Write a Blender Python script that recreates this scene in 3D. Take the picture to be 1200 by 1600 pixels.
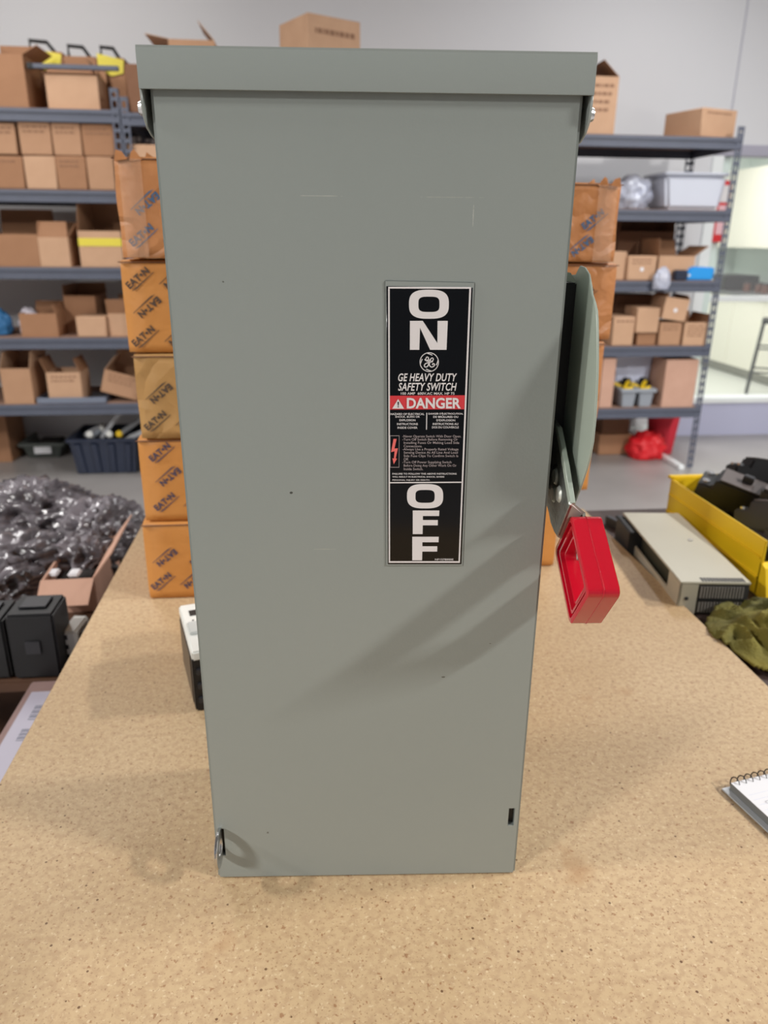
import bpy, bmesh, math, random
import numpy as np
from mathutils import Vector, Matrix, noise, Euler
random.seed(7)
D = bpy.data; C = bpy.context; COL = C.scene.collection
for o in list(D.objects): D.objects.remove(o)

# ---------------------------------------------------------------- camera
FPX, PITCH, YAW, ROLL, EYE = 1171.9, 0.349622, 0.107246, 0.009161, 1.42722
fw = Vector((math.sin(YAW)*math.cos(PITCH), math.cos(YAW)*math.cos(PITCH), -math.sin(PITCH)))
rt0 = Vector((math.cos(YAW), -math.sin(YAW), 0)); up0 = rt0.cross(fw)
rt = rt0*math.cos(ROLL) + up0*math.sin(ROLL); up = -rt0*math.sin(ROLL) + up0*math.cos(ROLL)
CAM = Vector((0, 0, EYE))
cd = D.cameras.new('camera'); cam = D.objects.new('camera', cd); COL.objects.link(cam)
cam.matrix_world = Matrix(((rt.x, up.x, -fw.x, 0), (rt.y, up.y, -fw.y, 0), (rt.z, up.z, -fw.z, EYE), (0, 0, 0, 1)))
cd.sensor_fit = 'VERTICAL'; cd.sensor_height = 24; cd.lens = FPX/1600*24; cd.clip_start = .02
cd.dof.use_dof = True; cd.dof.focus_distance = .53; cd.dof.aperture_fstop = 5.4
C.scene.camera = cam

# ---------------------------------------------------------------- world, lights, exposure
w = D.worlds.new('world'); C.scene.world = w; w.use_nodes = True
w.node_tree.nodes['Background'].inputs[0].default_value = (.80, .88, 1.0, 1)
w.node_tree.nodes['Background'].inputs[1].default_value = .18
def area(name, loc, target, sx, sy, power, col=(1, .97, .92)):
    l = D.lights.new(name, 'AREA'); l.shape = 'RECTANGLE'; l.size = sx; l.size_y = sy; l.energy = power; l.color = col
    o = D.objects.new(name, l); COL.objects.link(o); o.location = loc
    o.rotation_euler = (Vector(target)-Vector(loc)).to_track_quat('-Z', 'Y').to_euler(); return o
LW = (1, .975, .94)
area('ceiling_or_fill_lamp', (3.5, -1.10, 3.4), (3.5, -1.10, 0), .16, .6, 195, LW)
area('ceiling_or_fill_lamp', (3.5, .80, 3.4), (3.5, .80, 0), .16, .5, 125, LW)
area('ceiling_or_fill_lamp', (-3.3, -1.75, 3.3), (-3.3, -1.75, 0), .16, .6, 175, LW)
area('ceiling_or_fill_lamp', (-3.3, .45, 3.3), (-3.3, .45, 0), .16, .5, 110, LW)
area('ceiling_or_fill_lamp', (-1.5, 3.5, 3.5), (-1.5, 3.5, 0), .22, 1.6, 40, (1, .98, .96))  # added fill to brighten the back wall, not a known fixture
area('ceiling_or_fill_lamp', (2.2, 3.5, 3.5), (2.2, 3.5, 0), .22, 1.6, 38, (.97, .98, 1))  # second added fill for the back wall and right rack
area('kitchen_lamp', (4.0, 7.3, 2.75), (4.0, 7.3, 0), 1.6, 2.2, 85, (1, .99, .97))
vs = C.scene.view_settings
vs.view_transform = 'Standard'; vs.look = 'None'; vs.gamma = 1; vs.use_curve_mapping = False; vs.exposure = .26
C.scene.display_settings.display_device = 'sRGB'
C.scene.cycles.max_bounces = 6

# ---------------------------------------------------------------- helpers
def ray(x, y): return fw + rt*((x-600)/FPX) - up*((y-800)/FPX)
def on(x, y, ax, v):
    d = ray(x, y); return CAM + d*((v-CAM[ax])/d[ax])
BA = -0.07618393; BO = Vector((.0430258, .50857, .9))
BEX = Vector((math.cos(BA), math.sin(BA), 0)); BEY = Vector((-math.sin(BA), math.cos(BA), 0)); BEZ = Vector((0, 0, 1))
def bx(x, y, ax=1, v=0.0):                      # a pixel on a plane of the switch's own axes
    n = (BEX, BEY, BEZ)[ax]; d = ray(x, y); t = (v-(CAM-BO).dot(n))/d.dot(n); P = CAM+d*t-BO
    return Vector((P.dot(BEX), P.dot(BEY), P.dot(BEZ)))
def srgb(r, g, b):
    f = lambda c: ((c/255+.055)/1.055)**2.4 if c/255 > .04045 else c/255/12.92
    return (f(r), f(g), f(b), 1)

class MB:
    def __init__(s): s.v = []; s.f = []
    def add(s, vs, fs, M=None):
        n = len(s.v)
        s.v += [tuple(M @ Vector(p)) if M else tuple(p) for p in vs]; s.f += [tuple(i+n for i in f) for f in fs]; return s
    def box(s, x0, x1, y0, y1, z0, z1, M=None):
        return s.add([(x0,y0,z0),(x1,y0,z0),(x1,y1,z0),(x0,y1,z0),(x0,y0,z1),(x1,y0,z1),(x1,y1,z1),(x0,y1,z1)],
                     [(0,3,2,1),(4,5,6,7),(0,1,5,4),(1,2,6,5),(2,3,7,6),(3,0,4,7)], M)
    def prism(s, pts, ax, a, b, M=None):         # pts 2D in the two other axes (cyclic order), extruded along ax from a to b
        def P(p, t):
            return {0: (t, p[0], p[1]), 1: (p[0], t, p[1]), 2: (p[0], p[1], t)}[ax]
        n = len(pts)
        return s.add([P(p, a) for p in pts]+[P(p, b) for p in pts],
                     [tuple(range(n)), tuple(range(2*n-1, n-1, -1))]+[(i, i+n, (i+1) % n+n, (i+1) % n) for i in range(n)], M)
    def cyl(s, c, axis, r, h, n=16, r2=None, M=None):   # centre of base, direction
        q = Vector(axis).normalized().to_track_quat('Z', 'Y').to_matrix(); c = Vector(c); r2 = r if r2 is None else r2
        vs = [c+q@Vector((r*math.cos(2*math.pi*i/n), r*math.sin(2*math.pi*i/n), 0)) for i in range(n)]
        vs += [c+q@Vector((r2*math.cos(2*math.pi*i/n), r2*math.sin(2*math.pi*i/n), h)) for i in range(n)]
        return s.add(vs, [tuple(range(n-1, -1, -1)), tuple(range(n, 2*n))]+[(i, (i+1) % n, (i+1) % n+n, i+n) for i in range(n)], M)
    def tube(s, pts, r, n=8, closed=False):
        pts = [Vector(p) for p in pts]; m = len(pts); base = len(s.v); up_ = Vector((0, 0, 1))
        for i, p in enumerate(pts):
            a = pts[(i-1) % m] if closed or i else pts[i]; b = pts[(i+1) % m] if closed or i < m-1 else pts[i]
            t = (b-a).normalized(); u = t.cross(up_ if abs(t.z) < .9 else Vector((1, 0, 0))).normalized(); v = t.cross(u)
            s.v += [tuple(p+(u*math.cos(2*math.pi*k/n)+v*math.sin(2*math.pi*k/n))*r) for k in range(n)]
        for i in range(m if closed else m-1):
            j = (i+1) % m
            s.f += [(base+i*n+k, base+i*n+(k+1) % n, base+j*n+(k+1) % n, base+j*n+k) for k in range(n)]
        if not closed: s.f += [tuple(base+k for k in range(n-1, -1, -1)), tuple(base+(m-1)*n+k for k in range(n))]
        return s
    def build(s, name, mat, parent=None, bevel=0, seg=2, smooth=False, kind=None, sub=None):
        me = D.meshes.new(name); me.from_pydata(s.v, [], s.f)
        bm = bmesh.new(); bm.from_mesh(me); bmesh.ops.recalc_face_normals(bm, faces=bm.faces)
        if bevel:
            ed = [e for e in bm.edges if len(e.link_faces) == 2 and e.calc_face_angle(0) > .5]
            bmesh.ops.bevel(bm, geom=ed, offset=bevel, segments=seg, affect='EDGES', clamp_overlap=True)
        bm.to_mesh(me); bm.free()
        if smooth or bevel: me.polygons.foreach_set('use_smooth', [True]*len(me.polygons)); me.set_sharp_from_angle(angle=math.radians(38))
        me.materials.append(mat); o = D.objects.new(name, me); COL.objects.link(o)
        if parent: o.parent = parent
        if kind: o['kind'] = kind
        return o
def tag(o, label, cat, group=None, kind=None):
    o['label'] = label; o['category'] = cat
    if group: o['group'] = group
    if kind: o['kind'] = kind
    return o
def thing(name, label, cat, loc=(0, 0, 0), rz=0, group=None, rot=None):
    o = D.objects.new(name, None); COL.objects.link(o); o.location = loc; o.rotation_euler = rot if rot else (0, 0, rz)
    o.empty_display_size = .05
    return tag(o, label, cat, group)
def struct(name, mb, mat, bevel=0):
    o = mb.build(name, mat, bevel=bevel); o['kind'] = 'structure'; return o

# ---------------------------------------------------------------- materials
def mat(name, col, rough=.5, metal=0, spec=.5, noise_amt=0, noise_scale=20, col2=None, bump=0, bump_scale=60, alpha=1, trans=0, coat=0, stretch=None, bdist=.003):
    m = D.materials.new(name); m.use_nodes = True; nt = m.node_tree; N = nt.nodes; L = nt.links
    b = N['Principled BSDF']; b.inputs['Base Color'].default_value = col; b.inputs['Roughness'].default_value = rough
    b.inputs['Metallic'].default_value = metal; b.inputs['Specular IOR Level'].default_value = spec
    b.inputs['Alpha'].default_value = alpha; b.inputs['Transmission Weight'].default_value = trans; b.inputs['Coat Weight'].default_value = coat
    tc = N.new('ShaderNodeTexCoord'); mp = N.new('ShaderNodeMapping'); L.new(tc.outputs['Object'], mp.inputs[0])
    if stretch: mp.inputs['Scale'].default_value = stretch
    if noise_amt:
        n = N.new('ShaderNodeTexNoise'); n.inputs['Scale'].default_value = noise_scale; n.inputs['Detail'].default_value = 6
        L.new(mp.outputs[0], n.inputs['Vector'])
        r = N.new('ShaderNodeMapRange'); r.inputs[1].default_value = .35; r.inputs[2].default_value = .65; r.inputs[4].default_value = noise_amt
        L.new(n.outputs[0], r.inputs[0]); x = N.new('ShaderNodeMix'); x.data_type = 'RGBA'
        x.inputs[6].default_value = col; x.inputs[7].default_value = col2 or tuple(c*.6 for c in col[:3])+(1,)
        L.new(r.outputs[0], x.inputs[0]); L.new(x.outputs[2], b.inputs['Base Color'])
    if bump:
        n2 = N.new('ShaderNodeTexNoise'); n2.inputs['Scale'].default_value = bump_scale; n2.inputs['Detail'].default_value = 4
        L.new(mp.outputs[0], n2.inputs['Vector'])
        bp = N.new('ShaderNodeBump'); bp.inputs['Strength'].default_value = bump; bp.inputs['Distance'].default_value = bdist
        L.new(n2.outputs[0], bp.inputs['Height']); L.new(bp.outputs[0], b.inputs['Normal'])
    return m
def card(name, r, g, b, amt=.25): return mat(name, srgb(r, g, b), .75, spec=.25, noise_amt=amt, noise_scale=9, col2=srgb(r*.86, g*.83, b*.8), bump=.35, bump_scale=35)
CARD = [card('kraft_tan', 182, 142, 112), card('kraft_light', 198, 160, 130), card('kraft_brown', 164, 122, 92), card('kraft_dark', 128, 92, 70), card('kraft_pink', 200, 160, 140)]
ORANGE = [mat('orange_kraft', srgb(196, 134, 68), .55, spec=.4, noise_amt=.5, noise_scale=7, col2=srgb(178, 116, 56), bump=1, bump_scale=14, bdist=.006),
          mat('orange_kraft_worn', srgb(190, 130, 82), .5, spec=.4, noise_amt=.6, noise_scale=9, col2=srgb(166, 108, 62), bump=1, bump_scale=11, bdist=.014),
          mat('orange_kraft_dull', srgb(176, 136, 84), .6, spec=.3, noise_amt=.5, noise_scale=9, col2=srgb(158, 118, 68), bump=1, bump_scale=11, bdist=.008)]
STEEL = mat('shelf_steel', srgb(88, 93, 108), .45, spec=.5, noise_amt=.3, noise_scale=12, col2=srgb(74, 79, 92))
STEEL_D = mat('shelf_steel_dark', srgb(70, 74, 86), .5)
BOARD = mat('shelf_board', srgb(150, 118, 100), .8, noise_amt=.4)
BLACK = mat('black_plastic', srgb(22, 22, 24), .5)
BLACK2 = mat('charcoal_plastic', srgb(46, 46, 50), .45)
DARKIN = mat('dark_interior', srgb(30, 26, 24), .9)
WHITE = mat('white_plastic', srgb(225, 226, 222), .4)
PAPER = mat('white_paper', srgb(228, 228, 232), .7)
GREY = mat('grey_plastic', srgb(150, 156, 165), .5)
YEL = mat('yellow_plastic', srgb(232, 196, 30), .4, noise_amt=.3, noise_scale=5, col2=srgb(214, 172, 20))
YTAPE = mat('yellow_tape', srgb(222, 206, 70), .5)
RED = mat('red_plastic', srgb(186, 16, 38), .24, coat=.6, bump=.05, bump_scale=300)
REDC = mat('red_cloth', srgb(205, 40, 58), .7)
CHROME = mat('bright_zinc', srgb(205, 205, 205), .25, metal=1, bump=.2, bump_scale=300)
ZINC = mat('zinc_plate', srgb(150, 154, 150), .38, metal=.85, noise_amt=.5, noise_scale=220, col2=srgb(112, 116, 112), bump=.3, bump_scale=400)
INK = mat('blue_ink', srgb(60, 96, 130), .6); INK2 = mat('dark_ink', srgb(62, 60, 84), .6); INKF = mat('faint_print', srgb(140, 104, 80), .8); INKB = mat('black_ink', srgb(70, 56, 48), .7)
PRINTW = mat('white_print', srgb(226, 222, 222), .35); PRINTG = mat('grey_print', srgb(170, 158, 158), .4)
LBLACK = mat('label_black', srgb(10, 10, 12), .10, spec=.35); LRED = mat('label_red', srgb(214, 62, 68), .3)
BAG = mat('grey_antistatic_film', srgb(128, 122, 128), .2, spec=.6, noise_amt=.9, noise_scale=8, col2=srgb(52, 47, 50), bump=.5, bump_scale=14, stretch=(1, 2.6, 1.4))
BAGL = mat('clear_film', srgb(205, 208, 222), .22, spec=.8, alpha=.75, noise_amt=.5, noise_scale=8, col2=srgb(170, 178, 205), bump=1, bump_scale=12)
BLUEP = mat('blue_packet', srgb(40, 150, 225), .35); NAVY = mat('navy_plastic', srgb(38, 46, 66), .35)
WOOD = mat('bench_wood', srgb(88, 60, 42), .7, noise_amt=.4)

for m_, sc_ in ((ORANGE[1], 9), (ORANGE[2], 6)):
    nt_ = m_.node_tree; tc_0 = nt_.nodes.new('ShaderNodeTexCoord'); nn_ = nt_.nodes.new('ShaderNodeTexNoise'); nn_.inputs['Scale'].default_value = 9; nt_.links.new(tc_0.outputs['Object'], nn_.inputs['Vector'])
    ad_ = nt_.nodes.new('ShaderNodeVectorMath'); ad_.operation = 'MULTIPLY_ADD'; ad_.inputs[1].default_value = (.16, .16, .16); nt_.links.new(nn_.outputs['Color'], ad_.inputs[0]); nt_.links.new(tc_0.outputs['Object'], ad_.inputs[2])
    vo_ = nt_.nodes.new('ShaderNodeTexVoronoi'); vo_.feature = 'DISTANCE_TO_EDGE'; vo_.inputs['Scale'].default_value = sc_; nt_.links.new(ad_.outputs[0], vo_.inputs['Vector'])
    mr_ = nt_.nodes.new('ShaderNodeMapRange'); mr_.inputs[2].default_value = .12; nt_.links.new(vo_.outputs['Distance'], mr_.inputs[0])
    b2_ = nt_.nodes.new('ShaderNodeBump'); b2_.inputs['Strength'].default_value = .9; b2_.inputs['Distance'].default_value = .004; nt_.links.new(mr_.outputs[0], b2_.inputs['Height'])
    ob_ = [n for n in nt_.nodes if n.type == 'BUMP' and n != b2_][0]; nt_.links.new(ob_.outputs[0], b2_.inputs['Normal']); nt_.links.new(b2_.outputs[0], nt_.nodes['Principled BSDF'].inputs['Normal'])
def paint_mat():
    m = mat('grey_enclosure_paint', srgb(142, 147, 142), .34, spec=.5, bump=.04, bump_scale=500)
    nt = m.node_tree; N = nt.nodes; L = nt.links; b = N['Principled BSDF']
    tc = N.new('ShaderNodeTexCoord'); n = N.new('ShaderNodeTexNoise'); n.inputs['Scale'].default_value = 6; L.new(tc.outputs['Object'], n.inputs[0])
    x = N.new('ShaderNodeMix'); x.data_type = 'RGBA'; x.inputs[6].default_value = srgb(149, 155, 151); x.inputs[7].default_value = srgb(144, 151, 147)
    L.new(n.outputs[0], x.inputs[0]); last = x.outputs[2]
    sep = N.new('ShaderNodeSeparateXYZ'); L.new(tc.outputs['Object'], sep.inputs[0])
    def M_(op, a, b_=None):
        q = N.new('ShaderNodeMath'); q.operation = op
        for i, s in enumerate((a, b_)):
            if s is None: continue
            if isinstance(s, (int, float)): q.inputs[i].default_value = s
            else: L.new(s, q.inputs[i])
        return q.outputs[0]
    wn = N.new('ShaderNodeTexNoise'); wn.inputs['Scale'].default_value = 260; L.new(tc.outputs['Object'], wn.inputs[0])
    for (a, c, rx, rz, col) in [(-.0549, .3558, .0012, .0009, srgb(70, 72, 68)), (.0594, .2021, .0016, .001, srgb(96, 98, 92)), (-.094, .5, .0008, .0006, srgb(100, 102, 96)),
                                (.0667, .541, .0004, .0075, srgb(176, 178, 172)), (-.03, .552, .016, .0003, srgb(170, 172, 166)), (.05, .552, .02, .0003, srgb(160, 163, 157)),
                                (-.033, .312, .010, .0003, srgb(166, 168, 160)), (-.085, .05, .0008, .0010, srgb(104, 104, 98)), (.095, .232, .0010, .0005, srgb(112, 112, 104))]:
        dx = M_('DIVIDE', M_('SUBTRACT', sep.outputs[0], a), rx); dz = M_('DIVIDE', M_('SUBTRACT', sep.outputs[2], c), rz)
        d = M_('SQRT', M_('ADD', M_('MULTIPLY', dx, dx), M_('MULTIPLY', dz, dz)))
        k = M_('LESS_THAN', M_('ADD', d, M_('MULTIPLY', M_('SUBTRACT', wn.outputs[0], .5), 2.2)), .85)
        mx = N.new('ShaderNodeMix'); mx.data_type = 'RGBA'; L.new(k, mx.inputs[0]); L.new(last, mx.inputs[6]); mx.inputs[7].default_value = col; last = mx.outputs[2]
    L.new(last, b.inputs['Base Color']); return m
PAINT = paint_mat()
PAINT2 = mat('sage_plate_paint', srgb(158, 168, 156), .38, noise_amt=.3, noise_scale=30, col2=srgb(150, 160, 149))

def mdf_mat():
    m = D.materials.new('mdf_board'); m.use_nodes = True; nt = m.node_tree; N = nt.nodes; L = nt.links; b = N['Principled BSDF']
    b.inputs['Roughness'].default_value = .5; b.inputs['Specular IOR Level'].default_value = .35
    tc = N.new('ShaderNodeTexCoord')
    def nz(scale, det=5, vec=None):
        n = N.new('ShaderNodeTexNoise'); n.inputs['Scale'].default_value = scale; n.inputs['Detail'].default_value = det; L.new(vec or tc.outputs['Object'], n.inputs['Vector']); return n.outputs[0]
    def ramp(s, a, bb):
        r = N.new('ShaderNodeMapRange'); r.inputs[1].default_value = a; r.inputs[2].default_value = bb; L.new(s, r.inputs[0]); return r.outputs[0]
    def mix(f, a, c, k=1):
        if k != 1:
            q = N.new('ShaderNodeMath'); q.operation = 'MULTIPLY'; q.inputs[1].default_value = k; L.new(f, q.inputs[0]); f = q.outputs[0]
        x = N.new('ShaderNodeMix'); x.data_type = 'RGBA'; L.new(f, x.inputs[0])
        if hasattr(a, 'default_value') and not isinstance(a, tuple): L.new(a, x.inputs[6])
        else: x.inputs[6].default_value = a
        x.inputs[7].default_value = c; return x.outputs[2]
    c = mix(ramp(nz(5), .35, .65), srgb(190, 165, 130), srgb(182, 156, 120))
    c = mix(ramp(nz(150, 6), .45, .62), c, srgb(160, 130, 100), .45)
    c = mix(ramp(nz(260, 4), .6, .68), c, srgb(210, 190, 156), .6)
    c = mix(ramp(nz(230, 3), .62, .68), c, srgb(140, 100, 68), .75)
    c = mix(ramp(nz(430, 2), .62, .68), c, srgb(120, 84, 56), .5)
    v = N.new('ShaderNodeTexVoronoi'); v.inputs['Scale'].default_value = 90; L.new(tc.outputs['Object'], v.inputs['Vector'])
    cs = N.new('ShaderNodeSeparateColor'); L.new(v.outputs['Color'], cs.inputs[0])
    a = N.new('ShaderNodeMath'); a.operation = 'LESS_THAN'; a.inputs[1].default_value = .10; L.new(v.outputs['Distance'], a.inputs[0])
    g = N.new('ShaderNodeMath'); g.operation = 'GREATER_THAN'; g.inputs[1].default_value = .72; L.new(cs.outputs[0], g.inputs[0])
    pr = N.new('ShaderNodeMath'); pr.operation = 'MULTIPLY'; L.new(a.outputs[0], pr.inputs[0]); L.new(g.outputs[0], pr.inputs[1])
    c = mix(pr.outputs[0], c, srgb(88, 58, 36), .85)
    c = mix(ramp(nz(14, 3), .68, .76), c, srgb(160, 122, 84), .5)
    L.new(c, b.inputs['Base Color'])
    bp = N.new('ShaderNodeBump'); bp.inputs['Strength'].default_value = .25; bp.inputs['Distance'].default_value = .001; L.new(nz(300), bp.inputs['Height']); L.new(bp.outputs[0], b.inputs['Normal'])
    return m
MDF = mdf_mat()
FLOOR = mat('concrete_floor', srgb(158, 154, 152), .35, noise_amt=.6, noise_scale=2.2, col2=srgb(140, 136, 134))
WALLM = mat('white_wall_paint', srgb(216, 216, 218), .7, noise_amt=.25, noise_scale=1.2, col2=srgb(208, 209, 214), bump=.1)
LILAC = mat('knee_wall_paint', srgb(186, 188, 212), .45)
CEIL = mat('ceiling_paint', srgb(120, 118, 116), .8)
CREAM = mat('cream_laminate', srgb(234, 229, 214), .35)
KWALL = mat('kitchen_wall_paint', srgb(222, 232, 226), .6)
KFLOOR = mat('kitchen_floor', srgb(190, 193, 184), .35)
FRAMEW = mat('white_frame', srgb(236, 240, 240), .35)

# ---------------------------------------------------------------- room
WY = 5.44
wxl = on(1088, 420, 1, WY).x                       # left jamb of the interior window
struct('floor', MB().box(-5, 6.5, -4, WY+.12, -.1, 0), FLOOR)
struct('ceiling', MB().box(-5, 6.5, -4, 9.6, 3.62, 3.72), CEIL)
struct('wall_back', MB().box(-5, wxl, WY, WY+.12, 0, 3.62), WALLM)
ztop = on(1180, 240, 1, WY).z; zsill = on(1150, 629, 1, WY).z
struct('wall_header', MB().box(wxl, 6.5, WY, WY+.12, ztop, 3.62), WALLM)
struct('wall_knee', MB().box(wxl, 6.5, WY, WY+.12, 0, zsill), LILAC)
SIDEW = mat('side_wall_paint', srgb(150, 148, 146), .8)
struct('wall_left', MB().box(-5.1, -5, -4, WY+.12, 0, 3.62), SIDEW)
struct('wall_right', MB().box(6.5, 6.6, -4, 9.6, 0, 3.62), SIDEW)
struct('wall_kitchen_side', MB().box(5.46, 5.54, WY+.12, 9.6, 0, 3.62), KWALL)
struct('wall_kitchen_back', MB().box(2.0, 5.46, 9.5, 9.6, 0, 3.62), KWALL)
struct('wall_kitchen_left', MB().box(2.0, 2.1, WY+.12, 9.5, 0, 3.62), KWALL)
struct('floor_kitchen', MB().box(2.1, 5.46, WY+.12, 9.5, -.1, .005), KFLOOR)
struct('baseboard_back', MB().box(-5, wxl, WY-.012, WY, 0, .09), FRAMEW)
# wall seam seen above the right rack
sa = on(1144, 10, 1, WY); sb = on(1133, 232, 1, WY)
struct('trim_1', MB().box(sb.x, sb.x+.012, WY-.006, WY, sb.z, 3.6), mat('seam_paint', srgb(188, 188, 196), .6))
# window frame and glass
wf = D.objects.new('window_1', None); COL.objects.link(wf); wf['kind'] = 'structure'
zr = on(1150, 468, 1, WY).z
MB().box(wxl, 6.5, WY-.02, WY+.12, zsill, zsill+.04).build('sill', FRAMEW, wf, .004)
MB().box(wxl+.08, 6.5, WY+.03, WY+.08, zr-.018, zr+.022).build('rail', FRAMEW, wf, .003)
MB().box(wxl, wxl+.08, WY-.02, WY+.1, zsill+.04, ztop).build('jamb', FRAMEW, wf, .004)
MB().box(wxl+.10, wxl+.15, WY+.02, WY+.08, zsill+.04, ztop).build('jamb', mat('pale_green_frame', srgb(214, 228, 222), .4), wf, .004)
MB().box(wxl, 6.5, WY-.025, WY+.1, ztop-.02, ztop+.05).build('head_trim', mat('lilac_trim', srgb(170, 168, 182), .5), wf, .004)
GLASS = mat('window_glass', (1, 1, 1, 1), .02, alpha=.06, spec=.5)
MB().box(wxl+.15, 6.5, WY+.05, WY+.056, zsill+.04, zr-.018).build('pane', GLASS, wf)
MB().box(wxl+.15, 6.5, WY+.05, WY+.056, zr+.022, ztop-.02).build('pane', GLASS, wf)
# red and white safety notice on the window jamb
s0 = on(1134, 282, 1, WY-.03); s1 = on(1116, 378, 1, WY-.03)
sg = thing('safety_notice', 'narrow red and white notice on the window jamb behind the right rack', 'sign', ((s0.x), WY-.021, (s0.z+s1.z)/2))
hh = (s0.z-s1.z)/2
MB().box(-.03, .05, -.004, 0, -hh, hh).build('panel', mat('notice_red', srgb(214, 40, 46), .4), sg)
MB().box(-.018, .038, -.006, -.004, -hh+.05, hh-.16).build('white_field', mat('notice_pink', srgb(236, 190, 196), .4), sg)
MB().box(-.02, .04, -.006, -.004, hh-.14, hh-.03).build('white_field', PRINTW, sg)

# kitchen beyond the window
kf = 4.80
kb = thing('base_cabinet', 'cream base cabinet run under a dark counter in the kitchen', 'cabinet', (kf, 7.4, .005))
MB().box(.03, .6, -1.5, 2.0, .10, .86).build('body', CREAM, kb)
MB().box(.07, .6, -1.5, 2.0, 0, .10).build('toe_kick', mat('grey_toe_kick', srgb(150, 148, 138), .6), kb)
for i in range(6): MB().box(.008, .03, -1.5+i*.583+.003, -1.5+(i+1)*.583-.003, .105, .855).build('door', CREAM, kb, .002)
kt = MB().box(-.02, .62, -1.52, 2.02, 0, .035).build('countertop', mat('dark_counter', srgb(88, 88, 90), .3), None, .004)
kt.location = (kf, 7.4, .866); tag(kt, 'dark laminate countertop on the cream kitchen cabinets', 'countertop')
ku = thing('wall_cabinet', 'cream wall cabinets hung above the kitchen counter', 'cabinet', (5.12, 7.4, 1.36))
MB().box(.02, .31, -1.5, 2.0, 0, .86).build('body', CREAM, ku)
for i in range(4): MB().box(0, .02, -1.5+i*.875+.003, -1.5+(i+1)*.875-.003, .003, .857).build('door', CREAM, ku, .002)
for k, yy in enumerate((7.35, 7.75)):
    ol = thing('wall_outlet', ('grey outlet plate on kitchen backsplash nearest the stool', 'grey outlet plate on kitchen backsplash beside the microwave')[k], 'outlet', (5.458, yy, 1.15))
    MB().box(-.008, 0, -.035, .035, -.055, .055).build('plate', GREY, ol, .002)
mw = thing('microwave', 'dark microwave oven on the kitchen counter behind the rack post', 'microwave', (5.05, 8.8, .902))
MB().box(-.2, .2, -.26, .26, 0, .16).build('case', BLACK2, mw, .008)
MB().box(-.21, -.2, -.24, .12, .02, .145).build('door', BLACK, mw, .003)
for k in range(4):
    j = thing('counter_jar', 'small brown jar on the kitchen counter beside the microwave', 'jar', (5.0+.03*(k % 2), 8.35-k*.18, .902), group='jars on the kitchen counter')
    MB().cyl((0, 0, 0), (0, 0, 1), .04, .085, 14).build('body', mat('brown_glass', srgb(96, 66, 58), .3), j, smooth=True); MB().cyl((0, 0, .085), (0, 0, 1), .036, .02, 14).build('lid', BLACK2, j)
# bar stool
bs = on(1164, 622, 2, .005)
st = thing('bar_stool', 'black metal bar stool standing in the kitchen beyond the window', 'stool', (bs.x+.19*math.cos(.55)+.17*math.sin(.55), bs.y-.19*math.sin(.55)+.17*math.cos(.55), .005), -.55)
SB = mat('stool_black', srgb(28, 34, 34), .4)
for sx in (-1, 1):
    for sy in (-1, 1): MB().tube([(sx*.19, sy*.17, 0), (sx*.14, sy*.13, .70)], .014, 8).build('leg', SB, st)
MB().box(-.16, .16, -.15, .15, .70, .74).build('seat', SB, st, .01)
for z, k in ((.25, .173), (.47, .157)):
    MB().tube([(-k, -k*.9, z), (k, -k*.9, z), (k, k*.9, z), (-k, k*.9, z)], .009, 6, True).build('foot_ring', SB, st)

# ---------------------------------------------------------------- work table
TZ = .9
tb = thing('work_table', 'large work table with tan fibreboard top under the grey switch', 'table', (.125, .5, 0))
MB().box(-.4475, .448, -.85, .925, .881, .9).build('tabletop', MDF, tb, .0015)
for sx in (-.40, .36):
    for sy in (-.80, .84): MB().box(sx, sx+.05, sy, sy+.05, 0, .80).build('leg', WOOD, tb, .003)
MB().box(-.40, .41, -.80, -.77, .80, .881).build('apron', WOOD, tb); MB().box(-.40, .41, .86, .89, .80, .881).build('apron', WOOD, tb)
MB().box(-.40, -.37, -.77, .86, .80, .881).build('apron', WOOD, tb); MB().box(.38, .41, -.77, .86, .80, .881).build('apron', WOOD, tb)

# ---------------------------------------------------------------- the safety switch
sw = thing('safety_switch', 'tall grey steel safety switch enclosure with black label and red handle', 'switch', BO, BA)
MB().box(-.1292, .1292, .013, .150, .001, .607).build('enclosure_body', PAINT, sw, .002)
def door_mesh():
    m = MB().box(-.1305, .1305, 0, .0125, 0, .612)
    o = m.build('door', PAINT, sw, .0018, 4)
    cut = MB().box(.1205, .1258, -.01, .006, .0537, .0722).box(-.1262, -.1222, -.01, .006, .0255, .0545).build('cutter', PAINT, sw)
    md = o.modifiers.new('b', 'BOOLEAN'); md.object = cut; md.operation = 'DIFFERENCE'; md.solver = 'EXACT'
    C.view_layer.update(); dg = C.evaluated_depsgraph_get(); me = D.meshes.new_from_object(o.evaluated_get(dg))
    o.modifiers.clear(); o.data = me; D.objects.remove(cut); return o
door = door_mesh(); door['label'] = 'flat grey door with black label and two slots'
MB().box(.1210, .1254, .0045, .0059, .054, .0720).box(-.1259, -.1225, .0045, .0059, .0258, .0542).build('slot_backing', BLACK, door)
# embossed rim around the label
e = [bx(601, 438), bx(742, 441), bx(723.5, 884), bx(602.5, 884)]
em = MB().prism([(p.x, p.z) for p in e], 1, -.0006, .0002).build('embossed_pad', PAINT, door, .0005, 2)
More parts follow.
